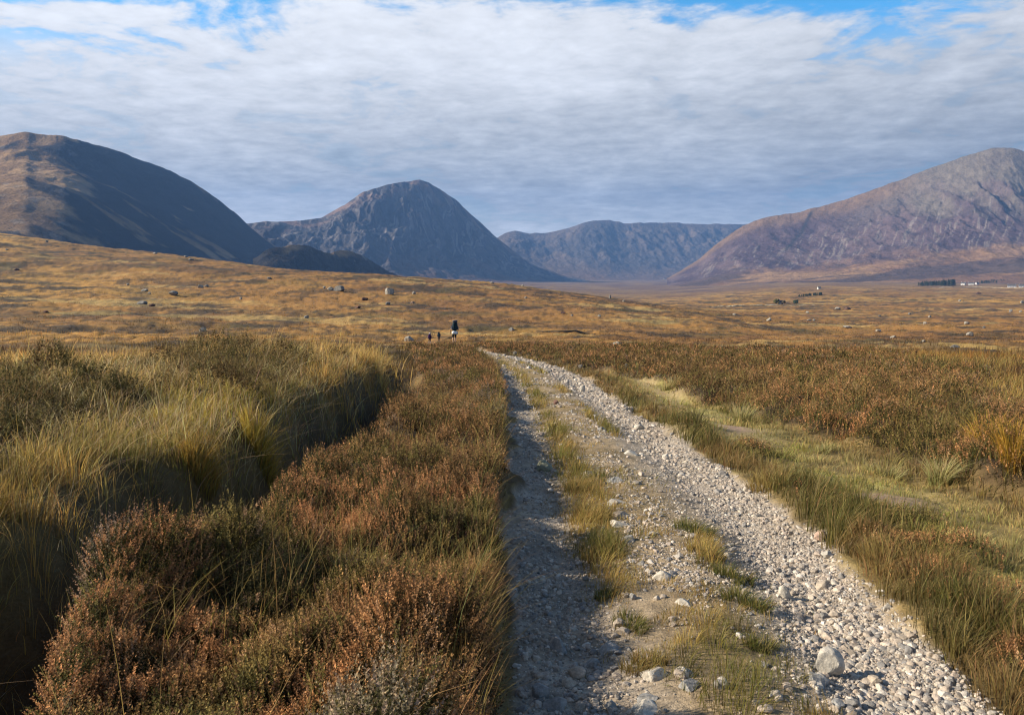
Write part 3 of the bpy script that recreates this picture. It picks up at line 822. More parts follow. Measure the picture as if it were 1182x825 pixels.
# the stones one can pick out on the track: column, row of the foot, width and height in photo pixels, colour, label
PALE = (0.44, 0.40, 0.34); GREY = (0.27, 0.26, 0.245); MOSS = (0.24, 0.24, 0.165); PINK = (0.42, 0.29, 0.22); WARM = (0.36, 0.30, 0.235); DKRED = (0.16, 0.09, 0.07)
TRACK_STONES = [
    (630, 543, 26, 15, MOSS, 'rounded greenish grey stone at the edge of the left rut beside the grass strip', .3),
    (957, 778, 34, 29, PALE, 'largest pale blocky stone in the near right rut with a dark shadow beside it', .15),
    (942, 787, 26, 13, GREY, 'flat grey stone lying just left below the largest pale block', .4),
    (947, 624, 15, 11, PINK, 'pinkish square stone at the right rim of the gravel', .2),
    (956, 643, 15, 9, PALE, 'pale grey stone just below the pinkish one on the gravel rim', .25),
    (1010, 790, 16, 13, WARM, 'cream coloured stone to the right of the largest pale block', .25),
    (950, 679, 22, 12, WARM, 'broad tan flat stone set in the middle of the right rut', .5),
    (905, 690, 15, 14, PALE, 'pale pointed stone near the left side of the right rut', .35),
    (965, 813, 18, 8, GREY, 'flat bluish grey stone at the bottom of the photo below the pale block', .4),
    (1024, 705, 10, 8, PALE, 'small white stone alone near the right rut edge', .25),
    (766, 668, 24, 14, PALE, 'pale flat slab in the stony middle of the track', .55),
    (788, 697, 22, 7, PALE, 'thin whitish slab nearly buried in brown turf', .6),
    (715, 724, 14, 10, WARM, 'round tan stone sitting in front of a grass tuft', .3),
    (720, 731, 16, 8, WARM, 'low cream stone touching the round tan stone', .4),
    (705, 753, 30, 13, GREY, 'long grey slab sloping out of the turf by the left rut', .45),
    (685, 769, 20, 10, GREY, 'broken grey slab at the border of the shaded rut', .45),
    (668, 781, 24, 14, WARM, 'brownish rounded stone at the shadow edge', .35),
    (657, 791, 22, 9, WARM, 'low tan stone below the brownish rounded one', .45),
    (756, 779, 38, 13, PALE, 'wide pale domed slab in the near middle of the track', .5),
    (791, 778, 24, 14, PALE, 'pale angular stone right of the wide domed slab', .45),
    (644, 818, 32, 17, GREY, 'grey lichen spotted boulder at the foot of the shaded rut', .4),
    (705, 818, 15, 11, GREY, 'bluish grey stone at the bottom beside a long slab', .3),
    (746, 822, 46, 10, PALE, 'long narrow pale slab at the bottom of the track', .55),
    (749, 808, 28, 7, GREY, 'thin bluish slab behind the long narrow one', .6),
    (625, 805, 22, 14, GREY, 'dark grey stone inside the shaded left rut', .35),
    (641, 748, 26, 16, GREY, 'large flat slab lying in the shadow of the left rut', .6),
    (796, 793, 26, 10, GREY, 'grey flat stone right of the middle slabs', .5),
    (722, 690, 12, 7, WARM, 'small tan stone in a pair on the stony middle', .3),
    (731, 692, 9, 7, GREY, 'small grey round stone beside the small tan one', .3),
    (660, 708, 10, 7, WARM, 'small brown stone catching sun inside the left rut', .3),
    (710, 556, 22, 7, GREY, 'bluish slab at the head of the middle slab row', .55),
    (712, 580, 24, 7, PALE, 'second pale slab down the middle slab row', .55),
    (715, 595, 20, 6, WARM, 'tan slab third down the middle slab row', .55),
    (716, 605, 30, 6, PALE, 'long white slab fourth down the middle slab row', .6),
    (724, 625, 20, 9, GREY, 'dark edged slab fifth down the middle slab row', .5),
    (680, 549, 18, 7, WARM, 'low stone at the right edge of the grass strip', .55),
    (726, 524, 22, 6, PALE, 'pale slab across the middle where the turf thins', .55),
    (694, 497, 16, 5, GREY, 'thin grey slab on the middle ridge farther up', .55),
    (738, 496, 11, 7, PALE, 'white stone on the inner edge of the right rut', .25),
    (768, 530, 9, 6, PALE, 'small white stone in the upper right rut', .25),
    (673, 453, 8, 8, PALE, 'upright pale stone standing on the far track', .15),
    (642, 467, 6, 5, DKRED, 'small dark reddish stone on the far track', .2),
    (660, 477, 3, 4, GREY, 'tiny grey stone near the far dark reddish stone', .2),
    (640, 676, 1.2, 1, GREY, '', .2),
]
for i, (u, v, w, h, c, lab, sk) in enumerate(TRACK_STONES):
    if not lab: continue
    x, y, z = at(u, v); px = y / F
    ht = h * px * 1.05 if h > 0.6 * w else h * px * 0.8
    stone('track_stone', lab, 'stone', (x, y, z), (w * px * 1.08, w * px * 0.8, max(ht, 0.02) / (1 - sk)), 50 + i, c, 3, sk, rz=(i * 0.9) % 1.4 - 0.7, cuts=10 + i % 5)

# more single stones in the ruts, alike
ZONES = [(0.72, 0.98, 110, 'small pale angular stone lying loose in the right wheel rut', 'loose stones in the right wheel rut'),
         (0.02, 0.24, 60, 'small stone lying loose in the left wheel rut beside the heather', 'loose stones in the left wheel rut'),
         (0.36, 0.6, 45, 'small stone half set in the turf of the track middle', 'stones set in the middle of the track')]
k = 0
protos = [rock_shape(400 + i, 2, 8, 0.04) for i in range(8)]
for t0, t1, cnt, lab, grp in ZONES:
    for i in range(cnt):
        y = math.exp(random.uniform(math.log(3.4), math.log(15))); t = random.uniform(t0, t1)
        x = float(Lx(y)) * (1 - t) + float(Rx(y)) * t
        s = random.choice([0.032, 0.038, 0.045, 0.055, 0.07]) * (1 + 0.4 * (y > 8))
        V, Fc = protos[k % 8]
        sz = np.array([s, s * random.uniform(0.7, 0.95), s * random.uniform(0.5, 0.75)])
        tone = np.array(STONE_COLS[k % 7]) * random.uniform(0.9, 1.2)
        o = mesh('loose_stone', V * sz * 0.5, Fc, M_stone, col=np.repeat(tone[None], len(V), 0))
        o.location = (x, y, gz(x, y) + sz[2] * 0.25); o.rotation_euler = (random.uniform(-.3, .3), random.uniform(-.3, .3), random.uniform(0, 6.28))
        tag(o, lab, 'stone', grp); k += 1

BOULDERS = [   # column, row of the foot, width, height in photo pixels, colour, label
    (47, 273, 6, 5, GREY, 'upright grey boulder standing on the left skyline'),
    (54, 281, 4, 3, PALE, 'small pale boulder just below the upright skyline boulder'),
    (8, 290, 4, 2.5, PALE, 'small white boulder by the left frame edge below the skyline'),
    (179, 293.5, 6, 3, PALE, 'pale boulder on the hill crest against the dark left hill'),
    (215, 298, 5, 3, PALE, 'white boulder on the crest, upper of two close together'),
    (221, 301, 7, 3, GREY, 'grey boulder on the crest, lower of two close together'),
    (19, 313, 7, 4, DKRED, 'dark boulder on a small hump on the far left slope'),
    (148, 330, 4, 2.5, PALE, 'tiny pale boulder alone in the middle of the left slope'),
    (167, 337, 9, 4, PALE, 'pale flat boulder on the left slope, first of a chain of three'),
    (172, 340, 6, 3, PALE, 'small white boulder touching the pale flat one on the left slope'),
    (200, 341, 13, 6, GREY, 'large grey boulder with a dark right side on the left slope'),
    (231, 333, 9, 5, PALE, 'pale blocky boulder on the left slope above the field'),
    (238, 332, 6, 3.5, GREY, 'grey boulder behind the pale blocky one on the left slope'),
    (164, 352, 13, 6, GREY, 'low dark grey boulder lowest on the left slope'),
    (176, 354, 9, 4, DKRED, 'dark boulder just right of the low dark grey one'),
    (53, 361, 7, 3, DKRED, 'dark flat boulder at the foot of the far left slope'),
    (234, 384, 10, 7, PALE, 'white boulder in golden grass behind the left bank'),
    (299, 306, 8, 4.5, PALE, 'largest pale boulder in the row along the crest'),
    (287, 303, 5, 3, PALE, 'pale boulder left of the largest one in the crest row'),
    (282, 302, 4, 2.5, GREY, 'leftmost small boulder of the crest row'),
    (313, 308, 6, 3, PALE, 'flat pale boulder right of the largest one in the crest row'),
    (311, 322.5, 7, 3, GREY, 'grey boulder alone below the crest row'),
    (278, 346, 4, 3, PALE, 'tiny white boulder on the brown slope left of the large pair'),
    (392, 336.5, 16, 8, GREY, 'big grey boulder with a flat top on the middle slope'),
    (382, 335.5, 9, 5, PALE, 'white boulder leaning on the big flat topped grey one'),
    (374, 333, 5, 3, PALE, 'small pale boulder left of the big flat topped pair'),
    (450, 341, 13, 9, PALE, 'big white boulder on the slope above the walkers'),
    (478, 340, 5, 4, PALE, 'small white boulder right of the big white one on the slope'),
    (421, 347.5, 9, 4, DKRED, 'dark low boulder left below the big white one'),
    (448, 352, 6, 4, GREY, 'grey boulder straight below the big white one'),
    (413, 356.5, 9, 3.5, DKRED, 'dark flat boulder on the slope above the golden grass'),
    (476, 351, 6, 3, PINK, 'pinkish boulder on the slope above the walkers'),
    (354, 368, 7, 5, GREY, 'mossy grey boulder behind the tall golden grass'),
    (472, 394, 13, 8, PALE, 'white topped boulder left of the two distant walkers'),
    (568, 328, 5, 3, PALE, 'pale boulder on the skyline under the pyramid mountain'),
    (603, 331, 4, 2.5, PALE, 'small boulder on the skyline right of the pyramid mountain summit'),
    (607, 345.5, 4, 3, PALE, 'tiny white boulder high on the slope right of the walkers'),
    (650, 363, 8, 4, DKRED, 'dark boulder beside the black heather patch'),
    (660, 366, 4, 3, GREY, 'small grey boulder right of the dark one by the black heather patch'),
    (692, 366, 5, 3.5, PALE, 'pale boulder above the peat bank on the slope'),
    (704, 345, 3, 5, GREY, 'thin upright stone on the crest line near the plain'),
    (720, 349, 4, 3, PALE, 'small pale boulder near the thin upright stone'),
    (591, 383, 9, 5, GREY, 'grey boulder above the bend of the track'),
    (714, 399, 14, 6, PALE, 'white boulder with a pointed top beyond the right heather'),
    (595, 410, 6, 5, GREY, 'grey stone by the right edge of the distant track'),
    (724, 426, 7, 7, GREY, 'grey stone at the start of the small worn path'),
    (780, 410, 10, 4, DKRED, 'dark flat boulder sunk in the right heather'),
    (670, 426, 6, 4, PALE, 'pale stone on the verge by the far gravel'),
    (888, 371, 8, 5, PALE, 'bright white boulder on the right moor below the small trees'),
    (848, 364, 5, 3, PALE, 'pale boulder on the right moor left of the bright white one'),
    (978, 380, 11, 4, PALE, 'wide flat white boulder on the right moor'),
    (934, 371, 6, 3, PALE, 'pale boulder, left of two low ones on the right moor'),
    (940, 371, 5, 3, GREY, 'grey boulder, right of two low ones on the right moor'),
    (932, 361.5, 4, 2.5, PALE, 'tiny pale boulder above the two low ones on the right moor'),
    (967, 358, 8, 4, PALE, 'pale outcrop on the plain, left half of a low pair'),
    (978, 358, 9, 4, DKRED, 'dark outcrop on the plain, right half of a low pair'),
    (1130, 340, 7, 3, DKRED, 'dark boulder on the plain below the white houses'),
    (1108, 348.5, 4, 3, PALE, 'small white boulder on the plain left below the houses'),
    (1180, 351, 5, 3.5, PALE, 'white boulder at the right frame edge on the plain'),
    (1167, 361, 5, 5, GREY, 'grey upright boulder on the right moor near the frame edge'),
    (1178, 361, 4, 3, PALE, 'small pale boulder right of the grey upright one'),
    (1073, 367, 5, 3.5, PALE, 'white boulder on the right moor, upper of a close pair'),
    (1068, 375, 6, 5, PALE, 'white boulder on the right moor, lower of a close pair'),
    (1050, 363.5, 4, 2.5, GREY, 'small grey boulder left of the close white pair'),
    (1015, 366, 4, 2.5, GREY, 'small grey boulder farther left on the right moor'),
    (1014, 383.5, 7, 4, PALE, 'pale boulder on the right moor, left above the golden grass'),
    (1031, 391, 7, 4, PALE, 'pale low boulder at the upper edge of the golden grass'),
    (1116, 375, 7, 5, PALE, 'pale rounded boulder by a dark heather hump'),
    (1136, 379, 4, 3, GREY, 'small grey boulder right of the dark heather hump'),
    (1120, 389, 10, 6, PALE, 'largest white boulder on the right moor, split in two'),
    (1066, 395, 5, 3, PALE, 'small white boulder in the golden grass of the right moor'),
    (1028, 408, 10, 3, GREY, 'flat grey boulder hidden in tall golden grass'),
    (1102, 402, 12, 4, GREY, 'grey mottled boulder in orange grass on the right'),
]
for i, (u, v, w, h, c, lab) in enumerate(BOULDERS):
    x, y, z = at(u, v - 0.5); px = y / F
    cc = tuple(q * 0.62 for q in c)
    stone('boulder', lab, 'boulder', (x, y, z), (w * px * 0.9, w * px * 0.75, h * px * 0.78 / 0.7), 200 + i, cc, 2, 0.3, rz=(i * 0.7) % 1 - 0.5, mat=M_boulder, cuts=11)


# peat bank by the burn
def peat_bank():
    pts = [(622, 383), (632, 382), (645, 381), (656, 380.5), (665, 379.5), (682, 376), (700, 373)]
    V = []
    yc = at(645, 384)[1]; pxm = yc / F
    for i, (u, v) in enumerate(pts):
        y = yc + (0, 0.3, -0.2, 0.2, 0.8, 3.0, 6.0)[i]; x = (u - CX) / F * y; z = gz(x, y)
        h = (0.6, 2.4, 1.6, 2.6, 2.2, 1.0, 0.3)[i] * pxm
        for (dy, dz) in ((-0.15, -0.4), (0.05, h * 0.85), (0.3, h), (1.5, h * 0.95), (3.5, -0.5)):
            V.append((x, y + dy, z + dz))
    Fc = np.array([(i * 5 + j, (i + 1) * 5 + j, (i + 1) * 5 + j + 1, i * 5 + j + 1) for i in range(len(pts) - 1) for j in range(4)])
    m = tint_mat('peat_bank_turf', [(1.2, 0.7, 1.3), (6, 0.7, 1.3)], bump=[(3, 0.1)])
    col = np.array([[(0.06, 0.05, 0.04), (0.06, 0.05, 0.04), (0.16, 0.10, 0.035), (0.2, 0.12, 0.04), BROWN][i % 5] for i in range(len(V))])
    o = mesh('peat_bank', np.array(V), Fc, m, col=col)
    tag(o, 'dark cut peat bank beyond the bend of the track', 'peat bank', kind='structure')


peat_bank()


# ---------------------------------------------------------------- single tussocks
def tussock(name, label, u, v, wpx, hpx, c0, c1, n=260, lean=(0.2, 0.9), group=None, wb=0.004):
    x, y, z = at(u, v); px = y / F
    big = label.startswith(('bright', 'tall pale', 'pale feathery', 'golden tussock')); R0 = wpx * px * (0.5 if big else 0.75); H = hpx * px * (1 if big else 0.66)
    a = rng.uniform(0, 2 * math.pi, n); q = np.sqrt(rng.random(n)) * R0 * 0.55
    bx = q * np.cos(a); by = q * np.sin(a) * (1 if big else 1.5)
    wv = rng.uniform(-1, 1, 2) * R0 * (0 if big else 0.35); bx = bx + wv[0] * np.sign(by); by = by + wv[1] * np.sign(bx)
    bz = ground(bx + x, by + y) - z
    h = H * rng.uniform(0.5, 1.1, n) * (1 - 0.35 * q / R0); k = vary((1, 1, 1), n, 0.2)
    ln = rng.uniform(lean[0], lean[1], n) * (0.6 + 0.9 * q / R0)
    V, Fc, Cc = blades(bx, by, bz, h, wb * np.clip(y / 5, 1, 8) * rng.uniform(0.7, 1.3, n), np.array(c0) * k, np.where((rng.random(n) < (0 if big else 0.3))[:, None], np.array((0.40, 0.28, 0.10)), np.array(c1)) * k, ln, 4, dirn=a + rng.normal(0, 0.5, n))
    o = mesh(name, V, Fc, M_grass, col=Cc); o.location = (x, y, z)
    return tag(o, label, 'grass tussock', group)


ORANGE = ((0.34, 0.20, 0.03), (0.56, 0.34, 0.05)); PALEG = ((0.24, 0.22, 0.07), (0.50, 0.43, 0.20)); GREEN = ((0.07, 0.075, 0.018), (0.20, 0.19, 0.045)); TAN = ((0.17, 0.12, 0.035), (0.36, 0.26, 0.085))
TUSS = [
    (1140, 528, 50, 62, ORANGE, 'bright orange yellow grass tussock at the right frame edge, left half', 420),
    (1170, 536, 46, 66, ORANGE, 'bright orange yellow grass tussock cut by the right frame edge', 420),
    (1085, 560, 46, 42, PALEG, 'pale feathery grass tussock behind the bare patch of the worn path', 300),
    (1020, 548, 36, 26, PALEG, 'low pale yellow tussock left of the feathery one', 240),
    (857, 490, 30, 34, PALEG, 'tall pale tussock beside the worn path near the upper heather', 220),
    (775, 447, 22, 22, PALEG, 'small pale tussock at the head of the worn path', 160),
    (950, 520, 30, 18, PALEG, 'pale yellow tuft at the left of the bare patch', 180),
    (862, 700, 46, 34, GREEN, 'dark green tuft with a shadow on the inner edge of the right rut', 420),
    (846, 668, 40, 30, GREEN, 'green tuft just above the dark tuft on the right rut edge', 380),
    (878, 748, 36, 26, GREEN, 'small green tuft lowest on the right rut edge', 320),
    (800, 612, 44, 26, GREEN, 'green tuft on the middle ridge beside the upper right rut', 340),
    (815, 640, 34, 26, TAN, 'tan tuft between two green ones by the right rut', 280),
    (728, 722, 44, 24, GREEN, 'green tuft above the round tan stones in the track', 360),
    (742, 770, 46, 34, TAN, 'brown tuft left of the wide pale domed slab', 380),
    (698, 690, 28, 18, GREEN, 'short green tuft at the bend of the shadow edge', 240),
    (695, 640, 50, 34, TAN, 'broad tan tuft at the lower end of the left grass strip', 420),
    (682, 600, 46, 36, TAN, 'tall golden tuft in the middle of the left grass strip', 420),
    (668, 566, 40, 30, TAN, 'golden tuft above the tall one in the left grass strip', 360),
    (1140, 720, 90, 70, GREEN, 'large dark green and brown tussock at the lower right verge', 700),
    (1050, 650, 80, 56, TAN, 'bushy brown tussock on the right verge above the gravel rim', 600),
    (1105, 740, 34, 26, PALEG, 'small pale tuft on the right verge at the gravel edge', 220),
    (885, 560, 50, 34, TAN, 'tan tussock on the verge between gravel and worn path', 420),
    (300, 525, 70, 46, ((0.22, 0.18, 0.03), (0.56, 0.37, 0.07)), 'bright yellow green tussock in the middle of the left bank', 620),
    (230, 540, 70, 46, ((0.2, 0.15, 0.03), (0.52, 0.32, 0.07)), 'golden tussock left of the bright yellow green one on the left bank', 560),
]
for u, v, w, h, (c0, c1), lab, n in TUSS:
    tussock('grass_tussock', lab, u, v, w, h, c0, c1, n)



# ---------------------------------------------------------------- simple solids
def boxes(specs):
    V, Fc = [], []
    for (cx, cy, cz), (sx, sy, sz) in specs:
        k = len(V)
        V += [(cx + a * sx / 2, cy + b * sy / 2, cz + c * sz / 2) for c in (-1, 1) for b in (-1, 1) for a in (-1, 1)]
        Fc += [(k, k + 2, k + 3, k + 1), (k + 4, k + 5, k + 7, k + 6), (k, k + 1, k + 5, k + 4), (k + 2, k + 6, k + 7, k + 3), (k, k + 4, k + 6, k + 2), (k + 1, k + 3, k + 7, k + 5)]
    return np.array(V), np.array(Fc)


M_white = tint_mat('white_render', [(2, 0.85, 1.1)], tone=(0.5, 0.49, 0.47)); M_greywall = tint_mat('grey_render', [(2, 0.8, 1.1)], tone=(0.42, 0.42, 0.44))
M_slate = tint_mat('slate_roof', [(3, 0.75, 1.2)], tone=(0.07, 0.072, 0.08)); M_pane = tint_mat('window_glass', tone=(0.03, 0.035, 0.045), rough=0.15, spec=0.5)
M_door = tint_mat('door_paint', tone=(0.08, 0.05, 0.04))


def house(label, u, v, w, dpt, h, roofh, rz, wall=None, nwin=3, chim=2, group=None):
    x, y, z = at(u, v)
    r = empty('house', (x, y, z - 0.3), rz); tag(r, label, 'house', group)
    h += 0.3; w *= 0.85
    V = np.array([(-w/2, -dpt/2, -1), (w/2, -dpt/2, -1), (w/2, dpt/2, -1), (-w/2, dpt/2, -1), (-w/2, -dpt/2, h), (w/2, -dpt/2, h), (w/2, dpt/2, h), (-w/2, dpt/2, h), (-w/2, 0, h + roofh), (w/2, 0, h + roofh)])
    mesh('wall', V, [np.array([(0, 1, 5, 4), (2, 3, 7, 6)]), np.array([(1, 2, 6, 9, 5), (3, 0, 4, 8, 7)])], wall or M_white, r)
    e, t = 0.3, 0.18; sl = roofh / (dpt / 2)
    V = []
    for s in (-1, 1):
        for dz in (0.03, 0.03 + t):
            V += [(-w/2 - e, s * (dpt/2 + e), h - e * sl + dz), (w/2 + e, s * (dpt/2 + e), h - e * sl + dz)]
    V += [(-w/2 - e, 0, h + roofh + 0.03), (w/2 + e, 0, h + roofh + 0.03), (-w/2 - e, 0, h + roofh + 0.03 + t), (w/2 + e, 0, h + roofh + 0.03 + t)]
    Fc = np.array([(2, 3, 11, 10), (7, 6, 10, 11), (0, 8, 9, 1), (4, 5, 9, 8), (0, 1, 3, 2), (4, 6, 7, 5), (0, 2, 10, 8), (1, 9, 11, 3), (4, 8, 10, 6), (5, 7, 11, 9)])
    rf = mesh('roof', np.array(V), Fc, M_slate, r)
    for i in range(chim):
        cx = -w/2 + 0.7 if i == 0 else w/2 - 0.7
        Vc, Fcc = boxes([((cx, 0, h + roofh + 0.4), (0.7, 0.6, 1.5)), ((cx, 0, h + roofh + 1.2), (0.85, 0.75, 0.12))]); mesh('chimney', Vc, Fcc, wall or M_white, rf)
    for i in range(nwin):
        wx = -w/2 + w * (i + 0.7) / (nwin + 0.4)
        if i == nwin // 2 and nwin > 1:
            Vd, Fd = boxes([((wx, -dpt/2 - 0.03, 1.25), (0.95, 0.08, 2.0))]); mesh('door', Vd, Fd, M_door, r); continue
        Vw, Fw = boxes([((wx, -dpt/2 - 0.02, h * 0.55), (1.1, 0.08, 1.2))]); mesh('window', Vw, Fw, M_pane, r)
    return r


house('white house with a dark slate roof, left of the pair by the plantation', 1112, 329, 12, 7, 4.2, 3.2, -1.0)
house('long white house with a dark roof, right of the pair by the plantation', 1121, 329, 15, 7, 3.4, 2.6, -0.6, nwin=5)
house('grey house between the white pair and the far wood', 1128, 328.5, 10, 7, 3.2, 3.0, 0.2, wall=M_greywall)
house('long low pale building at the right frame edge on the plain', 1168, 332, 18, 7, 3.0, 2.4, -0.5, wall=M_greywall, nwin=5)
house('second pale building touching the right frame edge on the plain', 1180, 332, 14, 7, 3.0, 2.6, -0.5, wall=M_greywall, nwin=4)
house('small pale cottage between bushy trees on the plain', 901, 351.5, 4.5, 3.6, 2.2, 1.4, 0.3, nwin=2, chim=1)
house('tiny white cottage alone at the foot of the right mountain', 945.5, 333.5, 7, 5, 2.4, 1.8, 0.1, chim=1)
house('tiny white cottage far up the valley by the river', 767, 319, 16, 8, 5, 3, 0.1, chim=1)


# ---------------------------------------------------------------- pale roads on the plain
M_road = tint_mat('pale_road', [(0.4, 0.8, 1.2)], tone=(0.34, 0.28, 0.19))


def ribbon(name, label, pts, width):
    us = np.array([p[0] for p in pts], float); P3 = np.array([at(u, v) for u, v in pts])
    uu = np.linspace(us[0], us[-1], 90); yy = np.interp(uu, us, P3[:, 1]); xx = (uu - CX) / F * yy
    V = []
    for x, y in zip(xx, yy):
        for dy, dz in ((-width / 2, -0.6), (-width / 2, 0.45), (width / 2, 0.5), (width / 2, -0.6)): V.append((x, y + dy, gz(x, y + dy) + dz))
    Fc = np.array([(i * 4 + j, (i + 1) * 4 + j, (i + 1) * 4 + j + 1, i * 4 + j + 1) for i in range(len(uu) - 1) for j in range(3)])
    tag(mesh(name, np.array(V), Fc, M_road), label, 'road', kind='structure')


ribbon('road', 'pale road running past the white houses on the far plain', [(1055, 331.5), (1090, 331.8), (1130, 331.6), (1210, 333.5)], 9)
ribbon('road', 'thin pale track leading across the plain to the small cottage', [(815, 354), (850, 353), (895, 352.3), (940, 352.6)], 5)


# ---------------------------------------------------------------- trees
M_leaf = tint_mat('tree_leaves', rough=0.8, translucent=0.15); M_bark = tint_mat('tree_bark', tone=(0.06, 0.045, 0.035))


def cone_leaves(cx, cy, cz, h, rad, n, rg):
    t = rg.random(n) ** 0.8; a = rg.uniform(0, 6.283, n)
    rr = rad * (1 - t) * rg.uniform(0.55, 1.1, n) + 0.1
    p = np.stack([cx + rr * np.cos(a), cy + rr * np.sin(a), cz + h * (0.06 + 0.94 * t)], -1)
    s = (0.22 * rad + 0.25) * rg.uniform(0.7, 1.3, (n, 1))
    o = np.stack([np.cos(a), np.sin(a), -0.35 + 0 * a], -1); tn = np.stack([-np.sin(a), np.cos(a), 0 * a], -1)
    V = np.stack([p + tn * s, p - tn * s, p + o * s * 1.3 - tn * s * 0.2 + [0, 0, -0.1], ], 1).reshape(-1, 3)
    c = np.array((0.028, 0.042, 0.026)) * rg.uniform(0.6, 1.5, (n, 1))
    return V, np.repeat(c, 3, 0)


def plantation(label, u0, v0, u1, v1, n, h0, h1, depth):
    rg = np.random.default_rng(n); VV, CC = [], []
    for i in range(n):
        q = rg.random(); x, y, z = at(u0 + (u1 - u0) * q, v0 + (v1 - v0) * q)
        yy = y + rg.uniform(0, depth); xx = x * yy / y
        hh = (h0 + (h1 - h0) * q) * rg.uniform(0.8, 1.15)
        V, c = cone_leaves(xx, yy, gz(xx, yy) - 0.3, hh, hh * 0.24, 110, rg); VV.append(V); CC.append(c)
    V = np.concatenate(VV)
    o = mesh('conifer_wood', V, np.arange(len(V)).reshape(-1, 3), M_leaf, col=np.concatenate(CC))
    tag(o, label, 'wood', kind='stuff')


plantation('dark conifer plantation standing left of the white houses', 1060, 330, 1103, 330, 110, 9, 15, 45)
plantation('long dark conifer wood running to the right frame edge', 1132, 327, 1215, 324.5, 170, 9, 14, 50)
plantation('low dark clump of conifers in the middle of the plain', 921, 342.5, 949, 341, 60, 2.5, 4, 14)


def tree(label, u, v, hpx, wpx, tone, seed):
    rg = np.random.default_rng(seed); x, y, z = at(u, v); px = y / F; H = hpx * px; W = wpx * px * 0.5
    r = empty('tree', (x, y, z)); tag(r, label, 'tree')
    k = 7; zs = np.array([-0.2, H * 0.25, H * 0.5, H * 0.8]); rs = np.array([0.06, 0.045, 0.03, 0.01]) * H
    V, Fc = [], []
    for j, (zz, q) in enumerate(zip(zs, rs)):
        for i in range(k): V.append((q * math.cos(i / k * 6.283) + 0.02 * H * math.sin(j), q * math.sin(i / k * 6.283), zz))
    for j in range(3):
        for i in range(k): Fc.append((j * k + i, j * k + (i + 1) % k, (j + 1) * k + (i + 1) % k, (j + 1) * k + i))
    mesh('trunk', np.array(V), np.array(Fc), M_bark, r)
    VV, CC = [], []
    for b in range(9):
        c = np.array([rg.uniform(-.6, .6) * W, rg.uniform(-.6, .6) * W, H * rg.uniform(0.35, 0.82)]); n = 130
        d = rg.normal(size=(n, 3)); d /= np.linalg.norm(d, axis=1, keepdims=True)
        p = c + d * W * 0.5 * rg.uniform(0.5, 1.05, (n, 1)) * [1, 1, 0.8]
        s = 0.09 * H * rg.uniform(0.6, 1.3, (n, 1)); a = rg.normal(size=(n, 3)); b2 = np.cross(d, a); b2 /= np.linalg.norm(b2, axis=1, keepdims=True); b3 = np.cross(d, b2)
        VV.append(np.stack([p + b2 * s, p - b2 * s * 0.6 + b3 * s, p - b3 * s], 1).reshape(-1, 3)); CC.append(np.repeat(np.array(tone) * rg.uniform(0.6, 1.5, (n, 1)), 3, 0))
    V = np.concatenate(VV); mesh('crown', V, np.arange(len(V)).reshape(-1, 3), M_leaf, r, col=np.concatenate(CC))


tree('bushy olive tree left of the small pale cottage', 896.5, 351.5, 6.5, 7, (0.09, 0.085, 0.03), 1)
tree('small brown tree right of the small pale cottage', 905, 351.5, 4.5, 5, (0.10, 0.08, 0.035), 2)
tree('dark green tree standing apart right of the cottage trees', 919, 351.5, 5.5, 6, (0.04, 0.06, 0.035), 3)


# ---------------------------------------------------------------- walkers
def mats(*tones): return [tint_mat('cloth_%s' % n, [(30, 0.85, 1.15)], tone=t, rough=0.85) for n, t in tones]


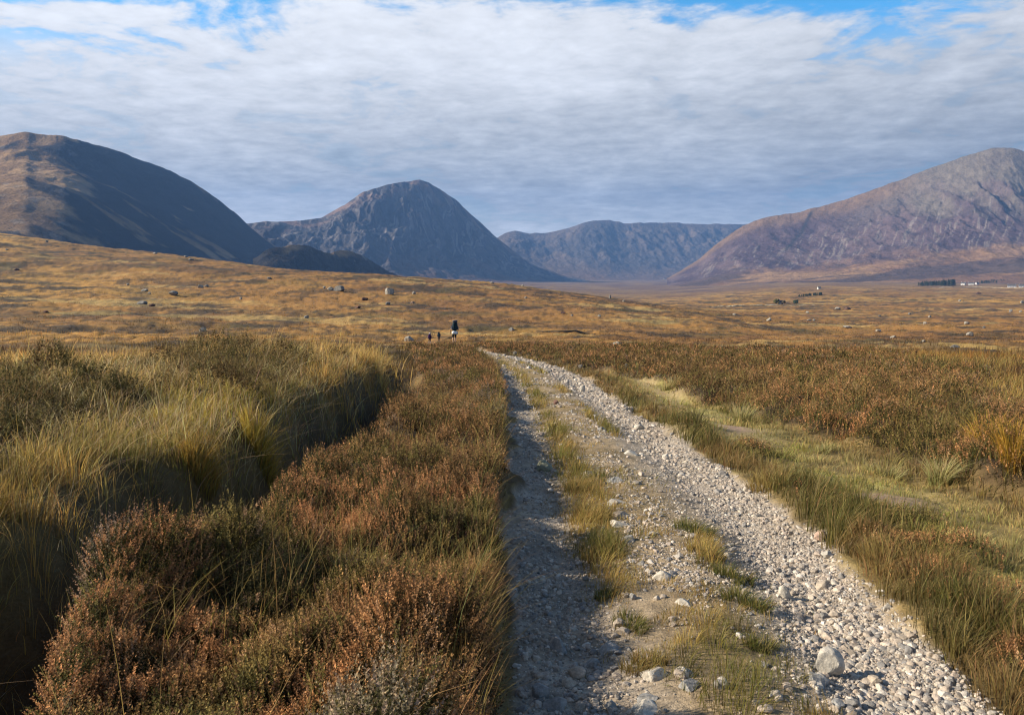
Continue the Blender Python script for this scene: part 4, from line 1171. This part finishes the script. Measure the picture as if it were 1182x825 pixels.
def walker(label, x, y, rz, H, cols, stride=1):
    """one continuous body grown over a skeleton; cols: skin, top, shorts or trousers, lower leg, boots"""
    J = []; E = []

    def add(p, r, parent):
        J.append((p, r))
        if parent is not None: E.append((parent, len(J) - 1))
        return len(J) - 1
    pel = add((0, 0, .96), .135, None); bel = add((0, .02, 1.12), .125, pel); ch = add((0, .05, 1.33), .15, bel); nb = add((0, .07, 1.47), .07, ch)
    hb = add((0, .10, 1.565), .075, nb); hd = add((0, .115, 1.66), .098, hb); add((0, .11, 1.745), .055, hd)
    add((0, .225, 1.645), .014, hd)
    for s in (-1, 1):
        add((s * .108, .105, 1.65), .016, hd)
        f = s * stride
        hip = add((s * .095, 0, .90), .095, pel)
        kn = add((s * .10, .14 if f > 0 else .02, .50), .062, hip)
        if f > 0: an = add((s * .10, .10, .10), .042, kn); add((s * .105, .27, .04), .035, an)
        else: an = add((s * .10, -.22, .16), .042, kn); add((s * .105, -.10, .045), .035, an)
        sh = add((s * .18, .05, 1.42), .062, ch); el = add((s * .27, -.02 - .06 * f, 1.17), .044, sh); wr = add((s * .26, .14 - .10 * f, .98), .028, el)
        pm = add((s * .255, .18 - .1 * f, .90), .032, wr)
        for k, (dx, dy, ln) in enumerate(((-.022, .012, .072), (-.008, .016, .08), (.007, .014, .075), (.021, .008, .06))):
            a = add((s * .255 + dx, .19 - .1 * f + dy, .86), .010, pm); b = add((s * .255 + dx - s * .012, .205 - .1 * f + dy, .86 - ln * 0.6), .009, a); add((s * .255 + dx - s * .025, .20 - .1 * f + dy, .86 - ln), .008, b)
        a = add((s * .235, .225 - .1 * f, .90), .011, pm); add((s * .225, .24 - .1 * f, .865), .009, a)
    me = bpy.data.meshes.new('body'); k = H / 1.78
    me.from_pydata([tuple(c * k for c in p) for p, r in J], E, []); o = bpy.data.objects.new('body', me); C.objects.link(o)
    sk = o.modifiers.new('skin', 'SKIN'); sk.use_smooth_shade = True
    for v, (p, r) in zip(me.skin_vertices[0].data, J): v.radius = (r * k, r * k * (0.72 if r > .12 else 1))
    me.skin_vertices[0].data[0].use_root = True
    ss = o.modifiers.new('sub', 'SUBSURF'); ss.levels = 2; ss.render_levels = 2
    dg = bpy.context.evaluated_depsgraph_get(); dg.update()
    me2 = bpy.data.meshes.new_from_object(o.evaluated_get(dg)); me2.name = 'body'
    o.modifiers.clear(); o.data = me2
    me2.materials.clear()
    for q in cols: me2.materials.append(q)
    for p in me2.polygons:
        c = p.center / k; zz = c.z; arm = abs(c.x) > .2 and zz < 1.35
        p.use_smooth = True
        if zz > 1.49: i = 0
        elif arm: i = 1 if zz > 1.22 else 0
        elif zz > 1.02: i = 1
        elif zz > 0.56: i = 2 if abs(c.x) < .21 else 0
        elif zz > 0.17: i = 3
        else: i = 4
        p.material_index = i
    r = empty('person', (x, y, gz(x, y) - 0.01), rz); tag(r, label, 'person', 'walkers on the track')
    o.parent = r
    return r, k


def ball(c, rad, nz=10, na=16):
    V, Fc = [], []
    for i in range(nz + 1):
        p = math.pi * i / nz
        for j in range(na):
            a = 6.28318 * j / na; V.append((c[0] + rad[0] * math.sin(p) * math.cos(a), c[1] + rad[1] * math.sin(p) * math.sin(a), c[2] + rad[2] * math.cos(p)))
    for i in range(nz):
        for j in range(na): Fc.append((i * na + j, (i + 1) * na + j, (i + 1) * na + (j + 1) % na, i * na + (j + 1) % na))
    return np.array(V), np.array(Fc)


def superbox(c, s, e=0.62, nz=12, na=20):
    V, Fc = ball((0, 0, 0), (1, 1, 1), nz, na); V = np.sign(V) * np.abs(V) ** e
    return V * np.array(s) * 0.5 + np.array(c), Fc


def tube(pts, rad, k=7):
    V, Fc = [], []
    for i, p in enumerate(pts):
        for j in range(k):
            a = 6.28318 * j / k; V.append((p[0] + rad * math.cos(a), p[1] + rad * 0.5 * math.sin(a), p[2] + rad * 0.6 * math.sin(a)))
    for i in range(len(pts) - 1):
        for j in range(k): Fc.append((i * k + j, i * k + (j + 1) % k, (i + 1) * k + (j + 1) % k, (i + 1) * k + j))
    return np.array(V), np.array(Fc)


def backpack(label, person, k, mat, lidmat, size=(.36, .26, .66), z=1.30, roll=None):
    b = empty('backpack', person.location, person.rotation_euler.z); tag(b, label, 'backpack', 'backpacks carried by the walkers')
    cy = -0.10 - size[1] / 2
    mesh('pack_bag', *superbox((0, cy * k, z * k), np.array(size) * k), mat, b, smooth=True)
    mesh('pack_lid', *superbox((0, (cy + .01) * k, (z + size[2] * .53) * k), np.array((size[0] * 1.02, size[1] * 1.05, .16)) * k), lidmat, b, smooth=True)
    for s in (-1, 1):
        mesh('side_pocket', *superbox((s * (size[0] / 2 + .03) * k, cy * k, (z - .15) * k), np.array((.09, .16, .26)) * k), lidmat, b, smooth=True)
        mesh('shoulder_strap', *tube([(s * .10 * k, (-.09) * k, (z + .22) * k), (s * .12 * k, .02 * k, 1.515 * k), (s * .12 * k, .16 * k, 1.42 * k), (s * .12 * k, .17 * k, 1.28 * k), (s * .15 * k, .09 * k, 1.16 * k), (s * .17 * k, -.09 * k, (z - .22) * k)], .028 * k), mat, b, smooth=True)
    if roll is not None: mesh('sleeping_roll', *superbox((-.02 * k, (cy - .01) * k, (z - size[2] * .5 - .13) * k), np.array((.42, .26, .25)) * k, 0.7), roll, b, smooth=True)
    return b


SKIN = (0.46, 0.29, 0.20)
x, y, _ = at(524.5, 403.5); y = min(max(y, 58), 68); x = (524.5 - CX) / F * y
w1, k1 = walker('walker in dark shorts with bare legs and a tall dark pack, nearest of three', x, y, 0.25, 1.80,
                mats(('skin', SKIN), ('top', (0.03, 0.035, 0.05)), ('shorts', (0.015, 0.016, 0.02)), ('calf', SKIN), ('boots', (0.06, 0.045, 0.03))))
mesh('hair', *ball((0, .10 * k1, 1.69 * k1), (.108 * k1, .112 * k1, .098 * k1)), tint_mat('dark_hair', tone=(0.02, 0.015, 0.012)), w1, smooth=True)
backpack('tall dark teal and grey backpack with a white roll under it, on the nearest walker', w1, k1, tint_mat('teal_pack', [(20, 0.8, 1.2)], tone=(0.012, 0.03, 0.04)), tint_mat('grey_pack', [(20, 0.8, 1.2)], tone=(0.07, 0.075, 0.10)),
         (.36, .27, .68), 1.40, tint_mat('white_roll', [(20, 0.9, 1.1)], tone=(0.75, 0.75, 0.72)))
y2 = 112.0; x2 = (496 - CX) / F * y2
w2, k2 = walker('walker in a pale hat and purple jacket, left of the two far ones', x2, y2, 0.1, 1.72,
                mats(('skin', SKIN), ('purple', (0.05, 0.02, 0.09)), ('navy', (0.02, 0.025, 0.06)), ('grey', (0.2, 0.18, 0.2)), ('boots', (0.05, 0.04, 0.03))), -1)
mesh('hat', *ball((0, .105 * k2, 1.70 * k2), (.13 * k2, .13 * k2, .09 * k2)), tint_mat('pale_hat', tone=(0.6, 0.5, 0.6)), w2, smooth=True)
backpack('purple backpack on the far walker with the pale hat', w2, k2, tint_mat('purple_pack', tone=(0.04, 0.015, 0.07)), tint_mat('dark_pack', tone=(0.02, 0.02, 0.05)), (.36, .25, .6), 1.28)
y3 = 128.0; x3 = (506.7 - CX) / F * y3
w3, k3 = walker('walker in dark blue clothes, right of the two far ones', x3, y3, -0.1, 1.75,
                mats(('skin', SKIN), ('blue', (0.02, 0.035, 0.06)), ('dark', (0.015, 0.015, 0.03)), ('dark', (0.02, 0.02, 0.03)), ('boots', (0.05, 0.04, 0.03))))
mesh('hair', *ball((0, .10 * k3, 1.69 * k3), (.108 * k3, .112 * k3, .098 * k3)), tint_mat('dark_hair', tone=(0.02, 0.015, 0.012)), w3, smooth=True)
backpack('dark teal backpack on the far walker in dark blue', w3, k3, tint_mat('teal_pack', tone=(0.012, 0.035, 0.05)), tint_mat('dark_pack', tone=(0.02, 0.02, 0.05)), (.36, .25, .62), 1.30)

# ---------------------------------------------------------------- air
V, Fc = boxes([((0, 2500, 440), (15000, 16400, 1200))])
mz, nt, out = new_mat('hazy_air')
pv = N(nt, 'ShaderNodeVolumePrincipled'); pv.inputs['Color'].default_value = (0.24, 0.48, 1.0, 1); pv.inputs['Density'].default_value = 6.2e-5; pv.inputs['Anisotropy'].default_value = 0.0
nt.links.new(pv.outputs[0], out.inputs['Volume'])
hz = mesh('haze', V, Fc, mz); tag(hz, 'thin bluish haze filling the valley', 'haze', kind='stuff')

# ---------------------------------------------------------------- sky, sun, camera
sc = bpy.context.scene
w = bpy.data.worlds.new('World'); sc.world = w; w.use_nodes = True; nt = w.node_tree; nt.nodes.clear(); lk = nt.links.new
out = N(nt, 'ShaderNodeOutputWorld'); bg = N(nt, 'ShaderNodeBackground'); bg.inputs['Strength'].default_value = 0.05; lk(bg.outputs[0], out.inputs['Surface'])
sky = N(nt, 'ShaderNodeTexSky'); sky.sky_type = 'NISHITA'; sky.sun_disc = False; sky.sun_elevation = SUN_EL; sky.sun_rotation = -SUN_AZ; sky.air_density = 1.0; sky.dust_density = 0.6; sky.ozone_density = 1.5
tc = N(nt, 'ShaderNodeTexCoord'); sep = N(nt, 'ShaderNodeSeparateXYZ'); lk(tc.outputs['Generated'], sep.inputs[0])


def math_(op, a, b=None, clamp=False):
    n = N(nt, 'ShaderNodeMath'); n.operation = op; n.use_clamp = clamp
    for i, q in enumerate((a, b)):
        if q is None: continue
        if isinstance(q, (int, float)): n.inputs[i].default_value = q
        else: lk(q, n.inputs[i])
    return n.outputs[0]


def rng_(val, a, b, c, d, smooth=True):
    n = N(nt, 'ShaderNodeMapRange'); n.interpolation_type = 'SMOOTHSTEP' if smooth else 'LINEAR'
    lk(val, n.inputs['Value'])
    for k_, q in zip(('From Min', 'From Max', 'To Min', 'To Max'), (a, b, c, d)): n.inputs[k_].default_value = q
    return n.outputs[0]


zc = math_('ADD', math_('MAXIMUM', sep.outputs['Z'], 0.0), 0.115)
px_ = math_('DIVIDE', sep.outputs['X'], zc); py_ = math_('DIVIDE', sep.outputs['Y'], zc)
cmb = N(nt, 'ShaderNodeCombineXYZ'); lk(px_, cmb.inputs[0]); lk(py_, cmb.inputs[1])


def cloud(scale, detail, rough, off, sx=1.0, dist=0.3):
    mp = N(nt, 'ShaderNodeMapping'); mp.inputs['Scale'].default_value = (sx, 1, 1); mp.inputs['Location'].default_value = off; mp.inputs['Rotation'].default_value = (0, 0, 0.25); lk(cmb.outputs[0], mp.inputs[0])
    n = N(nt, 'ShaderNodeTexNoise'); n.inputs['Scale'].default_value = scale; n.inputs['Detail'].default_value = detail; n.inputs['Roughness'].default_value = rough; n.inputs['Distortion'].default_value = dist
    lk(mp.outputs[0], n.inputs['Vector']); return n.outputs['Fac']


big = cloud(0.55, 3, 0.5, (3.1, 1.7, 0), 0.9); mid = cloud(1.9, 6, 0.6, (8.2, 4.4, 0), 1.1, 0.6); fine = cloud(8.5, 5, 0.62, (1.2, 9.4, 2), 0.9, 0.2)
z_ = sep.outputs['Z']
# cloud cover: solid low down, breaking up with height, clear overhead
dens = math_('ADD', math_('ADD', math_('MULTIPLY', big, 0.45), math_('MULTIPLY', mid, 0.52)), math_('MULTIPLY', fine, 0.20))
cover = math_('SUBTRACT', dens, rng_(z_, 0.235, 0.35, 0.0, 0.145))
cover = math_('SUBTRACT', cover, math_('MULTIPLY', rng_(sep.outputs['X'], 0.0, 0.55, 0, 1), rng_(z_, 0.27, 0.33, 0.0, 0.09)))
alpha = rng_(cover, 0.43, 0.54, 0.0, 1.0)
low = rng_(z_, 0.21, 0.29, 1.0, 0.0)
alpha = math_('MAXIMUM', alpha, math_('MULTIPLY', low, 0.93))
# brightness of the cloud: thicker is greyer; higher and sunward is whiter
br = math_('ADD', rng_(z_, 0.06, 0.28, 3.3, 7.5), math_('MULTIPLY', math_('SUBTRACT', mid, 0.5), 5.2))
br = math_('ADD', br, math_('MULTIPLY', math_('SUBTRACT', fine, 0.5), 4.6))
br = math_('ADD', br, math_('MULTIPLY', math_('SUBTRACT', big, 0.5), 3.0))
br = math_('ADD', br, rng_(sep.outputs['X'], -0.6, 0.5, 2.1, -0.5, False))
br = math_('ADD', br, rng_(z_, 0.045, 0.105, 2.2, 0.0))
br = math_('MAXIMUM', br, 2.5)
ccol = N(nt, 'ShaderNodeMix'); ccol.data_type = 'RGBA'; lk(rng_(br, 4.0, 8.5, 0, 1), ccol.inputs['Factor']); ccol.inputs['A'].default_value = (0.88, 0.93, 0.99, 1); ccol.inputs['B'].default_value = (0.97, 1.0, 1.06, 1)
cs = N(nt, 'ShaderNodeVectorMath'); cs.operation = 'SCALE'; lk(ccol.outputs['Result'], cs.inputs[0]); lk(br, cs.inputs['Scale'])
mx = N(nt, 'ShaderNodeMix'); mx.data_type = 'RGBA'; lk(alpha, mx.inputs['Factor']); sb = N(nt, 'ShaderNodeVectorMath'); sb.operation = 'MULTIPLY'; lk(sky.outputs[0], sb.inputs[0]); sb.inputs[1].default_value = (0.5, 1.7, 2.3)
sk_ = N(nt, 'ShaderNodeMix'); sk_.data_type = 'RGBA'; lk(rng_(z_, 0.36, 0.6, 0.0, 1.0), sk_.inputs['Factor']); lk(sb.outputs[0], sk_.inputs['A']); lk(sky.outputs[0], sk_.inputs['B']); lk(sk_.outputs['Result'], mx.inputs['A']); lk(cs.outputs[0], mx.inputs['B'])
lk(mx.outputs['Result'], bg.inputs['Color'])

sl = bpy.data.lights.new('sun', 'SUN'); sl.energy = 5.0; sl.angle = math.radians(0.5); sl.color = (1.0, 0.88, 0.70)
so = bpy.data.objects.new('sun', sl); C.objects.link(so)
sd = np.array([-math.sin(SUN_AZ) * math.cos(SUN_EL), math.cos(SUN_AZ) * math.cos(SUN_EL), math.sin(SUN_EL)])
from mathutils import Vector
so.rotation_euler = Vector(sd).to_track_quat('Z', 'Y').to_euler(); so.location = (-50, 0, 60)

cam = bpy.data.cameras.new('camera'); co = bpy.data.objects.new('camera', cam); C.objects.link(co)
cam.sensor_width = 36; cam.lens = 36 * F / 1182; cam.shift_y = -(412.5 - HV) / 1182; cam.clip_start = 0.05; cam.clip_end = 40000
co.location = (0, 0, EYE); co.rotation_euler = (math.pi / 2, 0, 0); sc.camera = co
sc.view_settings.view_transform = 'Standard'; sc.view_settings.look = 'None'; sc.view_settings.exposure = 1.02; sc.view_settings.gamma = 1
sc.view_settings.use_curve_mapping = False
sc.cycles.use_denoising = True; sc.cycles.filter_width = 1.2; sc.cycles.max_bounces = 4; sc.cycles.diffuse_bounces = 2; sc.cycles.transmission_bounces = 2; sc.cycles.volume_bounces = 0; sc.cycles.transparent_max_bounces = 4
